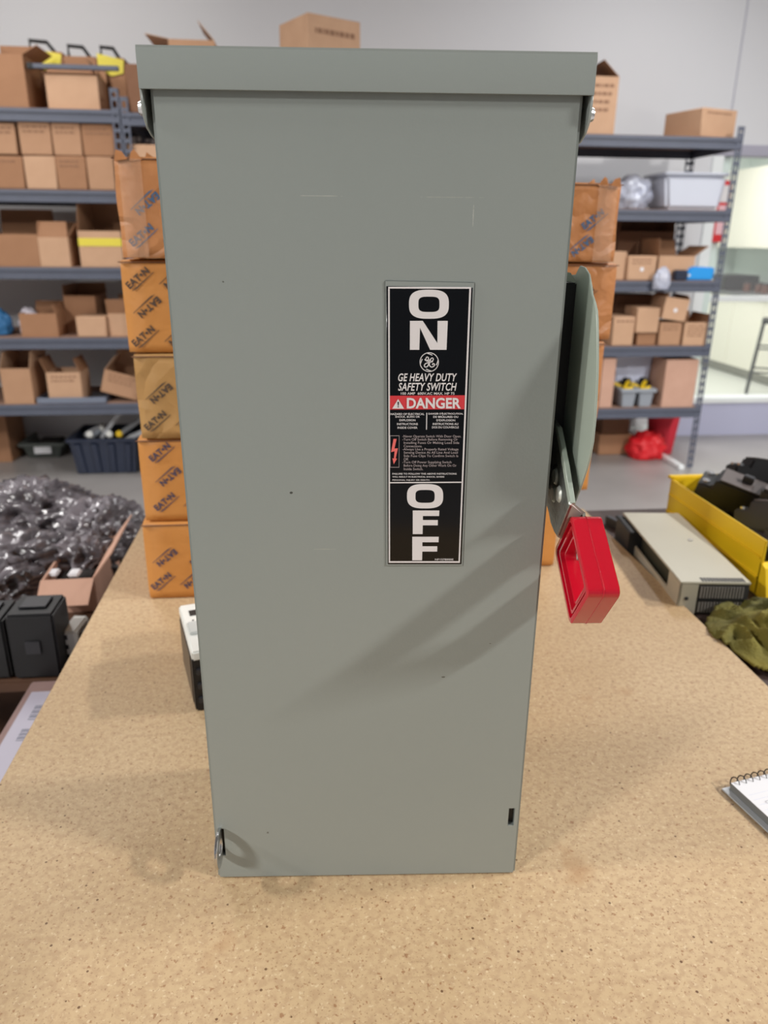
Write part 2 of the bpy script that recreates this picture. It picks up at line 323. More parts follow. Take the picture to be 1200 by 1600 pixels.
# rain hood
hd = MB()
hd.box(-.1355, .1355, -.0045, .156, .6300, .6318).box(-.1355, .1355, -.0045, -.0031, .6098, .6300).box(-.1355, .1355, .1545, .156, .590, .6300).box(-.1355, -.1342, -.0031, .1545, .6098, .6300).box(.1342, .1355, -.0031, .1545, .6098, .6300)
hd.build('rain_hood', PAINT, sw)
MB().prism([(-.0049, .6092), (-.0031, .6092), (-.0031, .6320), (.004, .6322), (-.002, .6322), (-.0042, .6312), (-.0049, .6295)], 0, -.1356, .1356).build('hood_lip', PAINT, sw, .0004, 2)
ear = [(-.0045, .6105), (-.0043, .600), (-.002, .5945), (.004, .589), (.014, .5855), (.035, .583), (.062, .583), (.074, .592), (.076, .6105)]
for s in (-1, 1):
    ep = MB().prism(ear, 0, s*.1342, s*.1355).build('hood_ear', PAINT, sw, .0004, 1)
    MB().cyl((s*.1355, .008, .6005), (s, 0, 0), .0055, .0042, 20, .0036).build('bolt_head', CHROME, ep, smooth=True)
# handle guard plate on the right side
GX = .1497
gp = [bx(*q, 0, GX) for q in [(903, 440), (901, 425), (906, 415), (913, 418), (919, 428), (922, 445), (924, 460), (928, 472), (931, 485), (932, 500), (932.5, 530), (932.5, 560), (932, 590), (930.5, 620), (928.5, 655), (925, 690), (920.5, 714), (915, 735), (905, 765), (895, 790)]]
back = [(.02, .338), (.045, .338), (.125, .345), (.13, .36), (.13, .49), (.12, .5), (.052, .504)]
MB().prism([(p.y, p.z) for p in gp[1:]]+back, 0, GX, GX+.0016).build('handle_guard', PAINT2, sw, .0004, 1)
gdo = D.objects['handle_guard']; ct_ = MB()
for q in ((886.5, 742), (893, 766)):
    p = bx(*q, 0, GX); ct_.cyl((GX-.01, p.y, p.z), (1, 0, 0), .0046, .03, 24)
cut = ct_.build('cutter', PAINT2); cut.parent = sw
md = gdo.modifiers.new('b', 'BOOLEAN'); md.object = cut; md.solver = 'EXACT'
C.view_layer.update(); me = D.meshes.new_from_object(gdo.evaluated_get(C.evaluated_depsgraph_get())); gdo.modifiers.clear(); gdo.data = me; D.objects.remove(cut)
MB().box(.1293, GX, .046, .125, .343, .4985).build('guard_gap_shade', BLACK, sw, .001)  # black block stands in for the shaded gap behind the guard
l0 = bx(888, 426, 1, .045); l1 = bx(899.5, 439, 1, .045)
MB().prism([(.1293, l0.z+.002), (l0.x+.0015, l0.z), (l1.x, l1.z), (l1.x-.0015, l1.z-.001), (.1293, l0.z-.001)], 1, .0445, .049).build('guard_lip', PAINT2, sw)
# handle arm
AX = .1400
A0 = bx(891, 786, 0, AX); A1 = bx(910, 801, 0, .1555); B0 = bx(870, 838, 0, AX)
arm = [bx(*q, 0, AX) for q in [(866, 655), (871, 668), (882, 728), (891, 786)]] + [bx(870, 838, 0, AX), bx(866, 832, 0, AX), bx(860, 817, 0, AX), bx(857, 800, 0, AX)] + [Vector((0, .055, .338)), Vector((0, .06, .37)), Vector((0, .05, .40))]
hn = MB().prism([(p.y, p.z) for p in arm], 0, AX, AX+.0026).build('handle_arm', ZINC, sw, .0005, 1); hn['label'] = 'speckled zinc handle arm with three rivets'
fl = [bx(*q, 0, AX) for q in [(867, 662), (871.5, 668), (883, 728), (892, 786), (888.5, 790), (879, 730)]]
MB().prism([(p.y, p.z) for p in fl], 0, AX-.0002, AX+.0035).build('arm_flange', PAINT2, hn, .0004, 1)
dv = Vector((0, A1.y-A0.y, A1.z-A0.z))
V8 = []
for P_, x_ in ((A0, AX), (B0, AX), (B0+dv, .1555), (A1, .1555), (A1+Vector((0, -.012, -.02)), .1555), (B0+dv+Vector((0, -.012, -.02)), .1555)): V8 += [(x_, P_.y, P_.z), (x_+.0022, P_.y, P_.z)]
MB().add(V8, [(0, 2, 4, 6), (1, 7, 5, 3), (0, 6, 7, 1), (2, 3, 5, 4), (0, 1, 3, 2), (6, 4, 10, 8), (7, 9, 11, 5), (6, 8, 9, 7), (4, 5, 11, 10), (8, 10, 11, 9)]).build('bent_tang', PAINT2, hn)
MB().tube([(AX, A0.y, A0.z), (.1550, A1.y, A1.z)], .0012, 8).build('tang_edge_highlight', FRAMEW, hn)  # white tube paints the bright highlight along the tang edge
for q in [(868.5, 744), (865.5, 772), (873.8, 772)]:
    p = bx(*q, 0, AX); MB().cyl((AX, p.y, p.z), (-1, 0, 0), .0064, .0016, 24, .005).build('rivet', mat('rivet_zinc', srgb(205, 208, 200), .4, metal=.5), hn, smooth=True)
# red grip: rounded rectangular loop lying in the side plane
GA = Vector((-.0125, .3455)); GB = Vector((.0215, .3010)); GC = Vector((-.0370, .2685)); GD = Vector((-.0700, .3075))
def rrect(hu, hv, r, n=5):
    o = []
    for cx, cy, a0 in ((hu-r, hv-r, 0), (-hu+r, hv-r, 90), (-hu+r, -hv+r, 180), (hu-r, -hv+r, 270)):
        for k in range(n+1): a = math.radians(a0+90*k/n); o.append((cx+r*math.cos(a), cy+r*math.sin(a)))
    return o
gc = (GA+GB+GC+GD)/4; gu = ((GD-GA)+(GC-GB))/2; gv = ((GB-GA)+(GC-GD))/2
HU, HV = gu.length/2, gv.length/2; gu = gu.normalized(); gv = gv.normalized()
def grip():
    X0, X1 = .1445, .1665
    prof = [(0, .0006, .006), (.0008, 0, .0055), (.0036, 0, .004), (.0040, .0050, .004), (.0058, .0050, .0035), (.0062, .0010, .003), (.0082, .0010, .003), (.0086, .0055, .003), (.0110, .0055, .003), (.0114, .0030, .003), (.0130, .0030, .003), (.0135, .0065, .003)]
    loops = [(m, X0+d, r) for m, d, r in prof]+[(m, X1-d, r) for m, d, r in reversed(prof)]
    i_ = len(prof); loops = loops[:0]+[(-.0003, 0, 0)]*0+loops
    mb = MB(); n = None
    loops.append((0, .1560, .006)); loops.append((-.0003, .15575, .006)); loops.append((-.0003, .15525, .006)); loops.append((0, .1550, .006))
    for m, x, r in loops:
        L_ = rrect(HU-m, HV-m, r)
        mb.v += [(x, gc.x+u*gu.x+v*gv.x, gc.y+u*gu.y+v*gv.y) for u, v in L_]; n = len(L_)
    k = len(loops)
    for i in range(k):
        j = (i+1) % k
        for a in range(n): mb.f.append((i*n+a, i*n+(a+1) % n, j*n+(a+1) % n, j*n+a))
    return mb.build('grip', RED, hn, smooth=True)
g = grip(); g['label'] = 'red plastic loop grip'
# door hasp ring
rg = MB(); n = 28
ry, rz_, R1, R0 = -.008, .0415, .0165, .0075
ring = [(math.cos(2*math.pi*i/n), math.sin(2*math.pi*i/n)) for i in range(n)]
for x in (-.1268, -.1242):
    rg.v += [(x, ry+c*R1, rz_+s*R1) for c, s in ring]+[(x, ry+c*R0, rz_+s*R0) for c, s in ring]
for i in range(n):
    j = (i+1) % n
    rg.f += [(i, j, n+j, n+i), (2*n+i, 3*n+i, 3*n+j, 2*n+j), (i, 2*n+i, 2*n+j, j), (n+i, n+j, 3*n+j, 3*n+i)]
rg.build('padlock_hasp', CHROME, sw, .0004, 1)

# ---- label on the door
def text_geo(s, offset=0.0, shear=0.0, res=3, space=1.0):
    cu = D.curves.new('t', 'FONT'); cu.body = s; cu.offset = offset; cu.shear = shear; cu.resolution_u = res; cu.space_character = space
    o = D.objects.new('t', cu); COL.objects.link(o); C.view_layer.update()
    me = o.evaluated_get(C.evaluated_depsgraph_get()).to_mesh()
    v = np.array([p.co[:2] for p in me.vertices]) if len(me.vertices) else np.zeros((1, 2)); f = [tuple(p.vertices) for p in me.polygons]
    o.evaluated_get(C.evaluated_depsgraph_get()).to_mesh_clear(); D.objects.remove(o); D.curves.remove(cu)
    lo, hi = v.min(0), v.max(0); return (v-lo)/(hi-lo), f, (hi-lo)
def flat(mb, pts, faces, y): mb.add([(p[0], y, p[1]) for p in pts], faces)
def put_text(mb, s, c0, c1, y=-.0010, offset=.02, shear=0, space=1.0):     # c0: top-left pixel, c1: bottom-right pixel on the door plane
    v, f, _ = text_geo(s, offset, shear, space=space); x0, y0 = c0; x1, y1 = c1
    P = []
    for u, t in v:
        q = bx(x0+(x1-x0)*u, y1+(y0-y1)*t); P.append((q.x, q.z))
    flat(mb, P, f, y)
K = 6.6667
def c1p(x, y): return (580+x/K, 430+y/K)
def c2p(x, y): return (580+x/K, 660+y/K)
def poly_px(mb, pts, y=-.0010):
    P = [bx(*q) for q in pts]; flat(mb, [(p.x, p.z) for p in P], [tuple(range(len(P)))], y)
st_pts = [bx(603.6, 447), bx(738.7, 449.5), bx(720.8, 881), bx(606, 881)]
lab = MB().prism([(p.x, p.z) for p in st_pts], 1, -.0009, -.0005).build('label_sticker', LBLACK, door, .0002, 1)
lab['label'] = 'glossy black instruction label'
def ring_poly(mb, f0, f1, y=-.0010):
    n = len(f0); P = [bx(*q) for q in f0]+[bx(*q) for q in f1]
    flat(mb, [(p.x, p.z) for p in P], [(i, (i+1) % n, (i+1) % n+n, i+n) for i in range(n)], y)
bd = MB()
out = [c1p(176, 120), c1p(1040, 122), c2p(922, 1457), c2p(182, 1457)]; inn = [c1p(192, 138), c1p(1020, 140), c2p(908, 1440), c2p(196, 1440)]
ring_poly(bd, out, inn)
poly_px(bd, [c2p(194, 618), c2p(945, 613), c2p(945, 625), c2p(194, 630)])
poly_px(bd, [c1p(573, 1430), c1p(582, 1430), c2p(579, 72), c2p(570, 72)])
bd.build('white_border', PRINTW, lab)
def supere(cx, cy, a, b_, e, n=64):
    o = []
    for i in range(n):
        t = 2*math.pi*i/n; c, s = math.cos(t), math.sin(t)
        o.append((cx+a*math.copysign(abs(c)**(2/e), c), cy+b_*math.copysign(abs(s)**(2/e), s)))
    return o
big = MB()
ring_poly(big, [c1p(*p) for p in supere(600, 301, 207, 151, 2.9)], [c1p(*p) for p in supere(600, 302, 110, 80, 3.6)])
poly_px(big, [c1p(*p) for p in [(403, 474), (536, 474), (688, 706), (690, 474), (796, 474), (783, 775), (612, 775), (507, 545), (500, 775), (402, 775)]])
big.build('on_lettering', PRINTW, lab)
big = MB()
ring_poly(big, [c2p(*p) for p in supere(560, 764, 188, 127, 2.9)], [c2p(*p) for p in supere(560, 766, 100, 67, 3.6)])
for x, y, dx in ((432, 913, 0), (427, 1186, -6)):
    poly_px(big, [c2p(*p) for p in [(x, y), (708+dx, y), (706+dx, y+57), (x+105, y+57), (x+105, y+99), (693+dx, y+99), (692+dx, y+154), (x+104, y+154), (x+102, y+245), (x, y+245)]])
big.build('off_lettering', PRINTW, lab)
# round emblem with script monogram
emb = MB(); cx, cy = 603, 903
ring_poly(emb, [c1p(cx+100*math.cos(a), cy+102*math.sin(a)) for a in [i*math.pi/24 for i in range(48)]], [c1p(cx+92*math.cos(a), cy+94*math.sin(a)) for a in [i*math.pi/24 for i in range(48)]])
def stroke(mb, pts, w, conv=c1p, y=-.0011):
    n = len(pts); L_, R_ = [], []
    for i, p in enumerate(pts):
        a = pts[max(i-1, 0)]; b = pts[min(i+1, n-1)]; tx, ty = b[0]-a[0], b[1]-a[1]; l = math.hypot(tx, ty) or 1
        L_.append((p[0]-ty/l*w/2, p[1]+tx/l*w/2)); R_.append((p[0]+ty/l*w/2, p[1]-tx/l*w/2))
    P = [bx(*conv(*q)) for q in L_+R_]
    flat(mb, [(p.x, p.z) for p in P], [(i, i+1, n+i+1, n+i) for i in range(n-1)], y)
def cr(pts, k=6):
    o = []; P = [pts[0]]+pts+[pts[-1]]
    for i in range(1, len(P)-2):
        for j in range(k):
            t = j/k; a, b, c, d = P[i-1], P[i], P[i+1], P[i+2]
            o.append(tuple(.5*((2*b[m])+(-a[m]+c[m])*t+(2*a[m]-5*b[m]+4*c[m]-d[m])*t*t+(-a[m]+3*b[m]-3*c[m]+d[m])*t**3) for m in (0, 1)))
    return o+[pts[-1]]
for a0 in (0, 90, 180, 270):                                    # four inner curls
    p = []
    for k in range(7):
        a = math.radians(a0-12+k*6); r = 93-14*math.sin(k/6*math.pi/2); p.append((cx+r*math.cos(a), cy+r*math.sin(a)))
    stroke(emb, p, 9)
for pts, w in (([(556, 872), (566, 886), (590, 880), (594, 856), (578, 850), (568, 872), (576, 892), (598, 890), (606, 872)], 9),
               ([(606, 872), (600, 910), (586, 946), (562, 954), (552, 938), (566, 918), (600, 906)], 10),
               ([(600, 906), (622, 900), (644, 880), (642, 862), (626, 862), (614, 884), (628, 900), (642, 896)], 9),
               ([(628, 900), (606, 912), (608, 940), (628, 954), (652, 944), (658, 926), (644, 918), (634, 932)], 10)):
    stroke(emb, cr(pts), w)
emb.build('round_emblem', PRINTW, lab)
tx = MB()
put_text(tx, 'GE HEAVY DUTY', c1p(280, 1020), c1p(893, 1103), offset=.018, shear=.25, space=1.05)
put_text(tx, 'SAFETY SWITCH', c1p(280, 1118), c1p(890, 1201), offset=.018, shear=.25, space=1.05)
put_text(tx, '100 AMP  600V.AC MAX. HP 75', c1p(308, 1216), c1p(866, 1243), offset=.01)
tx.build('heading_text', PRINTW, lab)
rb = MB(); poly_px(rb, [c1p(194, 1253), c1p(974, 1248), c1p(968, 1394), c1p(194, 1397)]); rbo = rb.build('danger_band', LRED, lab)
dg_ = MB(); put_text(dg_, 'DANGER', c1p(370, 1273), c1p(932, 1386), y=-.0013, offset=.03)
poly_px(dg_, [c1p(218, 1386), c1p(342, 1386), c1p(280, 1286)], y=-.0013); dg_.build('danger_text', PRINTW, lab)
ex_ = MB(); poly_px(ex_, [c1p(273, 1315), c1p(288, 1315), c1p(284, 1355), c1p(277, 1355)], -.0015); poly_px(ex_, [c1p(275, 1361), c1p(286, 1361), c1p(286, 1371), c1p(275, 1371)], -.0015)
ex_.build('exclamation_mark', LBLACK, lab)
for nm_, rows in (('english_hazard_text', [('HAZARD OF ELECTRICAL', 1443, 200, 553), ('SHOCK, BURN OR', 1473, 250, 505), ('EXPLOSION', 1507, 293, 460), ('INSTRUCTIONS', 1547, 268, 485), ('INSIDE COVER', 1585, 273, 480)]),
                  ('french_hazard_text', [("DANGER D'\u00c9LECTROCUTION,", 1441, 595, 955), ('DE BR\u00dbLURES OU', 1472, 645, 905), ("D'EXPLOSION", 1508, 678, 873), ('INSTRUCTIONS AU', 1546, 640, 905), ('DOS DU COUVERCLE', 1581, 632, 910)])):
    tx = MB()
    for s, yy, x0, x1 in rows:
        k = 1.2 if s[0:4] == 'DE B' or '\u00c9' in s else 1.0
        put_text(tx, s, c1p(x0, yy-11*(2*k-1)), c1p(x1, yy+11), offset=.012)
    tx.build(nm_, PRINTW, lab)
tx = MB()
for s, yy, x0, x1 in [('FAILURE TO FOLLOW THE ABOVE INSTRUCTIONS', 531, 220, 888), ('WILL RESULT IN ELECTRICAL SHOCK, SEVERE', 564, 220, 760), ('PERSONAL INJURY OR DEATH.', 598, 220, 610)]:
    put_text(tx, s, c2p(x0, yy-9), c2p(x1, yy+9), offset=.012)
tx.build('failure_notice_text', PRINTW, lab)
tx = MB(); put_text(tx, 'NP1578000E', c2p(663, 1413), c2p(855, 1431), offset=.012); tx.build('part_number_text', PRINTW, lab)
tx = MB()
for s, yy, x0, x1 in [('-Never Operate Switch With Door Open.', 142, 325, 935), ('-Turn Off Switch Before Removing Or', 175, 325, 900), ('Installing Fuses Or Making Load Side', 209, 338, 915), ('Connections.', 244, 338, 530),
                      ('-Always Use a Properly Rated Voltage', 277, 325, 907), ('Sensing Device At All Line And Load', 311, 338, 900), ('Side Fuse Clips To Confirm Switch Is', 346, 338, 905), ('Off.', 380, 338, 388),
                      ('-Turn Off Power Supplying Switch', 411, 325, 835), ('Before Doing Any Other Work On Or', 446, 338, 887), ('Inside Switch.', 482, 338, 540)]:
    low = any(c in s for c in 'gpyq,'); put_text(tx, s, c2p(x0, yy-14), c2p(x1, yy+(19 if low else 12)), offset=.004)
ring_poly(tx, [c2p(195, 133), c2p(293, 133), c2p(291, 466), c2p(196, 466)], [c2p(199, 138), c2p(289, 138), c2p(287, 461), c2p(200, 461)])
tx.build('instruction_text', PRINTG, lab)
bl = MB(); poly_px(bl, [c2p(*p) for p in [(232, 168), (264, 168), (242, 268), (278, 266), (254, 372), (268, 374), (234, 432), (220, 368), (236, 374), (243, 296), (206, 306)]]); bl.build('lightning_arrow', mat('label_salmon', srgb(235, 110, 105), .4), lab)

# ---------------------------------------------------------------- orange carton stacks
LOGO = text_geo('EAT\u2022N', .036, .0, space=1.08)
def logo_decal(mb, cx, cz, size, ang, flip, y, xlo, xhi, zlo, zhi):
    v, f, d = LOGO; hgt = size*.27; a = math.radians(ang+(180 if flip else 0)); ca, sa_ = math.cos(a), math.sin(a)
    P = [((u-.5)*size, (t-.5)*hgt) for u, t in v]+[(-.5*size, -.82*hgt), (.62*size, -.72*hgt), (.62*size, -.80*hgt), (-.3*size, -1.0*hgt)]
    Q = [(cx+p[0]*ca-p[1]*sa_, cz+p[0]*sa_+p[1]*ca) for p in P]
    if min(q[0] for q in Q) < xlo or max(q[0] for q in Q) > xhi or min(q[1] for q in Q) < zlo or max(q[1] for q in Q) > zhi: return
    n = len(v); flat(mb, Q, f+[(n, n+1, n+2, n+3)], y)
def soft_box(w_, d_, h_, amp, seed, nseg=(14, 8, 7)):
    bm = bmesh.new(); bmesh.ops.create_cube(bm, size=1)
    for e_ in list(bm.edges): pass
    bmesh.ops.subdivide_edges(bm, edges=bm.edges[:], cuts=9, use_grid_fill=True)
    for v in bm.verts:
        p = Vector((v.co.x*w_, v.co.y*d_, (v.co.z+.5)*h_)); r = .006
        c = Vector((max(-w_/2+r, min(w_/2-r, p.x)), max(-d_/2+r, min(d_/2-r, p.y)), max(r*.6, min(h_-r*.6, p.z))))
        q = p-c
        if q.length > 1e-6: q = q.normalized()*min(q.length, r)
        p = c+q
        nn = noise.noise_vector(p*22+Vector((seed*3.1, 0, 0))); edge = min(1, 1.6*max(abs(v.co.x), abs(v.co.z))-.3)
        p += Vector((nn.x*amp*edge, -abs(nn.y)*amp*.25 if v.co.y < -.49 else nn.y*amp*.3, nn.z*amp*.5*(1 if 0 < v.co.z+.5 < 1 else .3)))
        v.co = p
    me = D.meshes.new('body'); bm.to_mesh(me); bm.free(); me.polygons.foreach_set('use_smooth', [True]*len(me.polygons)); return me
def orange_carton(label, x0, x1, yf, z0, z1, rz, m, ink, seed, group, amp=.002):
    W_, H_ = x1-x0, z1-z0; dp = .22
    t = thing('printed_carton', label, 'box', ((x0+x1)/2, yf+dp/2, z0), rz, group)
    me = soft_box(W_, dp, H_, amp, seed); me.materials.append(m); b = D.objects.new('carton_body', me); COL.objects.link(b); b.parent = t
    mb = MB(); rnd = random.Random(seed); ox, oz = rnd.uniform(0, .05), rnd.uniform(.0, .02); r = 0
    z = .022+oz*.5
    while z < H_-.006:
        x = -W_/2+.020+ox*.25+.012*(r % 2)
        c = 0
        while x < W_/2-.01:
            logo_decal(mb, x, z, .036, 38, (r+c) % 2, -dp/2-.0014, -W_/2+.002, W_/2-.002, .003, H_-.003); x += .050; c += 1
        z += .038; r += 1
    mb.build('printed_logos', ink, t)
    MB().box(-W_/2-.0005, W_/2+.0005, -dp/2-.0012, -dp/2+.0008, H_-.0035, H_-.0022).build('top_seam', CARD[3], t)
    if amp > .0035:                                   # torn top edge and a strip of packing tape
        sd = -1 if x0 < 0 else 1; e0 = sd*W_/2
        for k in range(3):
            x = e0-sd*(.004+.018*k); MB().prism([(x, H_-.006), (x-sd*.016, H_-.004), (x-sd*(.010-.003*k), H_+.005+.003*(k % 2)), (x-sd*.003, H_+.007-.002*k)], 1, -dp/2-.0035+.002*k, -dp/2-.0022+.002*k).build('torn_edge', m, t)
        xt = e0-sd*.022; MB().box(xt-.014, xt+.014, -dp/2-.0021, -dp/2-.0017, .002, H_-.003).build('packing_tape', D.materials.get('tape_film') or mat('tape_film', srgb(226, 190, 160), .15, alpha=.16, bump=1, bump_scale=30, bdist=.006), t)
    return t
yl = on(228, 937, 2, .9).y; yr = on(870, 885, 2, .9).y
rowsL = [(937, 818, 226, 'bottom-most orange printed carton in the stack left of the switch'), (818, 687, 219, 'orange printed carton second from bottom, left of the switch'),
         (687, 553, 212, 'dull tan printed carton in the middle, left of the switch'), (553, 405, 192, 'smooth orange printed carton second from top, left of the switch'), (405, 243, 182, 'crumpled orange carton topmost in the stack left of the switch')]
zc = .9
for i, (yb, yt, xl, lb) in enumerate(rowsL):
    z1 = on(xl, yt, 1, yl).z; x0 = on(xl, (yb+yt)/2, 1, yl).x
    orange_carton(lb, x0, x0+.335, yl+[0, .004, 0, .003, -.004][i], zc+.0008, z1-.0008, [.0, -.01, .008, -.006, .01][i], [ORANGE[0], ORANGE[0], ORANGE[2], ORANGE[0], ORANGE[1]][i], [INK2, INK2, INKB, INKB, INK][i], i+1, 'orange cartons stacked on the left', [.0015, .0015, .003, .0015, .0045][i])
    zc = z1
rowsR = [(885, 770, 872, 'bottom-most orange carton in the stack right of the switch'), (770, 655, 926, 'orange printed carton second from bottom, right of the switch'),
         (655, 533, 940, 'brown printed carton in the middle, behind the grey guard plate'), (533, 411, 962, 'reddish printed carton second from top, right of the switch'), (411, 285, 968, 'taped crumpled orange carton topmost right of the switch')]
zc = .9
for i, (yb, yt, xr, lb) in enumerate(rowsR):
    z1 = on(xr, yt, 1, yr).z; x1 = on(xr, (yb+yt)/2, 1, yr).x
    orange_carton(lb, x1-.335, x1, yr+[0, .003, -.003, .004, 0][i], zc+.0008, z1-.0008, [0, .01, -.008, .006, -.01][i], [ORANGE[0], ORANGE[0], ORANGE[1], ORANGE[1], ORANGE[1]][i], [INK2, INK2, INK2, INKB, INK][i], i+11, 'orange cartons stacked on the right', [.0015, .0015, .002, .0015, .004][i])
    zc = z1

# ---------------------------------------------------------------- contactor left of the switch
cp0 = on(299, 1020, 2, .982); cp1 = on(279, 946, 2, .982)
ct = thing('contactor', 'white topped black contactor standing on the table left of the switch', 'electrical part', (cp0.x, cp0.y, .9), math.atan2(cp0.x-cp1.x, cp1.y-cp0.y))
ln = (cp1-cp0).length
MB().box(0, .085, .004, ln-.002, 0, .070).build('black_base', BLACK, ct, .002)
MB().box(0, .085, 0, ln, .070, .082).build('white_cover', WHITE, ct, .002)
MB().box(.004, .08, ln*.32, ln*.55, .082, .086).build('raised_panel', mat('pale_grey_cover', srgb(190, 194, 192), .4), ct, .001)
MB().box(.010, .020, ln*.72, ln*.84, .0822, .0826).build('terminal_opening', BLACK, ct)
MB().cyl((.016, ln*.12, .0821), (0, 0, 1), .0035, .0006, 16).build('screw', BLACK2, ct)
MB().cyl((.012, ln*.62, .0821), (0, 0, 1), .0012, .0006, 10).build('indicator_dot', BLACK2, ct)
for k in range(3): MB().box(.004, .08, .0005, .0045, .012+k*.019, .020+k*.019).build('terminal_ridge', BLACK2, ct, .001)
MB().box(-.001, .001, .02, ln-.006, .004, .066).build('side_plate', mat('brown_side', srgb(92, 78, 62), .6), ct)

# ---------------------------------------------------------------- spiral notepad
n0 = on(1142, 1224, 2, .910); n1 = on(1199, 1213, 2, .910)
na = math.atan2(n1.y-n0.y, n1.x-n0.x)
npd = thing('spiral_notepad', 'white spiral notepad with handwriting at the right table edge', 'notepad', (n0.x, n0.y, .9), na+.05)
MB().box(-.006, .125, -.2, .004, .0005, .002).build('back_cover', mat('clear_cover', srgb(190, 195, 200), .3), npd)
MB().box(0, .12, -.195, 0, .002, .0102).build('page_block', mat('page_edges', srgb(120, 122, 122), .7), npd)
MB().box(0, .12, -.195, 0, .0102, .0106).build('top_page', PAPER, npd)
for k in range(13):
    x = .006+k*.0085; MB().tube([(x+.0006*math.sin(a), .0005+.0062*math.cos(a), .0072+.0072*math.sin(a)) for a in [j*math.pi/7 for j in range(14)]], .0006, 5, True).build('spiral_ring', BLACK, npd)
for k in range(14): MB().box(.004, .118, -.0203-k*.0071, -.0200-k*.0071, .0106, .01063).build('ruled_line', mat('rule_blue', srgb(196, 202, 222), .7) if k == 0 else D.materials['rule_blue'], npd)
hw = MB()
def pen(pts, s=1):
    pts = [(a, b_) for a, b_ in cr(pts, 5)]; n = len(pts); vs = []
    for i, p in enumerate(pts):
        a = pts[max(i-1, 0)]; b = pts[min(i+1, n-1)]; t = Vector((b[0]-a[0], b[1]-a[1], 0)); t = t.normalized() if t.length else Vector((1, 0, 0)); q = Vector((-t.y, t.x, 0))*.0002
        vs += [(p[0]+q.x, p[1]+q.y, .0108), (p[0]-q.x, p[1]-q.y, .0108)]
    hw.add(vs, [(2*i, 2*i+1, 2*i+3, 2*i+2) for i in range(n-1)])
for bx0, by0 in ((.012, -.032), (.014, -.053)): pen([(bx0+.006, by0), (bx0+.001, by0), (bx0+.002, by0-.003), (bx0+.006, by0-.005), (bx0+.004, by0-.008), (bx0, by0-.007)])
pen([(.024, -.035), (.020, -.036), (.020, -.040), (.024, -.039), (.0245, -.035), (.025, -.040)]); pen([(.033, -.035), (.028, -.036), (.028, -.040), (.033, -.0405)])
pen([(.017, -.044), (.013, -.047), (.015, -.050), (.017, -.048), (.014, -.047)]); pen([(.020, -.050), (.0205, -.046), (.023, -.050), (.0245, -.046), (.027, -.050)])
hw.build('handwriting', mat('pencil', srgb(110, 108, 120), .6), npd)

# ---------------------------------------------------------------- cartons
def carton(label, w_, d_, h_, loc, rz=0, flaps=None, mi=0, group=None, fl=None, tape=None, marks=0, rot=None, dot=False, fill=None, name='cardboard_box', taper=0):
    t = thing(name, label, 'box', loc, rz, group, rot); m = CARD[mi]; k = .004
    if flaps is None:
        MB().box(-w_/2, w_/2, 0, d_, 0, h_).build('carton_body', m, t, .004, 1)
        MB().box(-w_/2+.004, w_/2-.004, d_*.49, d_*.51, h_-.0005, h_+.0008).build('lid_seam', CARD[3], t)
    else:
        mb = MB().box(-w_/2, w_/2, 0, k, 0, h_).box(-w_/2, w_/2, d_-k, d_, 0, h_).box(-w_/2, -w_/2+k, k, d_-k, 0, h_).box(w_/2-k, w_/2, k, d_-k, 0, h_).box(-w_/2+k, w_/2-k, k, d_-k, 0, k)
        mb.build('carton_body', m, t)
        L_ = fl or min(w_, d_)*.45
        for side, a in flaps.items():
            a = math.radians(a)
            base, along, outv = {'F': ((-w_/2, 0), (w_, 0), (0, -1)), 'B': ((-w_/2, d_), (w_, 0), (0, 1)), 'L': ((-w_/2, 0), (0, d_), (-1, 0)), 'R': ((w_/2, 0), (0, d_), (1, 0))}[side]
            o_ = Vector((outv[0]*math.sin(a), outv[1]*math.sin(a), math.cos(a)))*L_; nrm = Vector((outv[0]*math.cos(a), outv[1]*math.cos(a), -math.sin(a)))*k*.6
            p0 = Vector((base[0], base[1], h_)); p1 = p0+Vector((along[0], along[1], 0)); s_ = (p1-p0)*.02
            q = [p0, p1, p1+o_-s_, p0+o_+s_]
            MB().add([tuple(v) for v in q]+[tuple(v-nrm) for v in q], [(0, 1, 2, 3), (7, 6, 5, 4), (0, 4, 5, 1), (1, 5, 6, 2), (2, 6, 7, 3), (3, 7, 4, 0)]).build('flap', CARD[min(mi+1, 4)] if mi < 2 else m, t)
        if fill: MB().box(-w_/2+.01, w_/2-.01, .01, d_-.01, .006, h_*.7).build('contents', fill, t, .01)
    if tape: MB().box(-w_/2-.001, w_/2+.001, -.002, 0, h_*tape[0], h_*tape[1]).build('yellow_tape', YTAPE, t)
    if marks:
        mk = MB(); rnd = random.Random(hash(label) % 99 if 0 else len(label))
        for r in range(marks):
            x = -w_*.36; z = h_*(.82-.14*r)
            while x < w_*.3:
                l = rnd.uniform(.008, .03); mk.box(x, min(x+l, w_*.4), -.0015, 0, z, z+h_*.05); x += l+.008
        mk.build('printed_marks', INKF, t)
    if dot: MB().cyl((0, 0, h_*.45), (0, -1, 0), .012, .0015, 16).build('round_sticker', PAPER, t)
    return t
def shelf_carton(label, x0, x1, yt, zs, Yf, d_, rz=0, **k):
    """front face between pixels x0 and x1, top at pixel yt, standing at height zs"""
    ym = 400; a = on(x0, (yt+ (k.pop('yb', yt+40)))/2, 1, Yf); b = on(x1, yt+20, 1, Yf); h_ = max(.02, on((x0+x1)/2, yt, 1, Yf).z-zs)
    return carton(label, b.x-a.x, d_, h_, ((a.x+b.x)/2, Yf, zs+.0005), rz, **k)

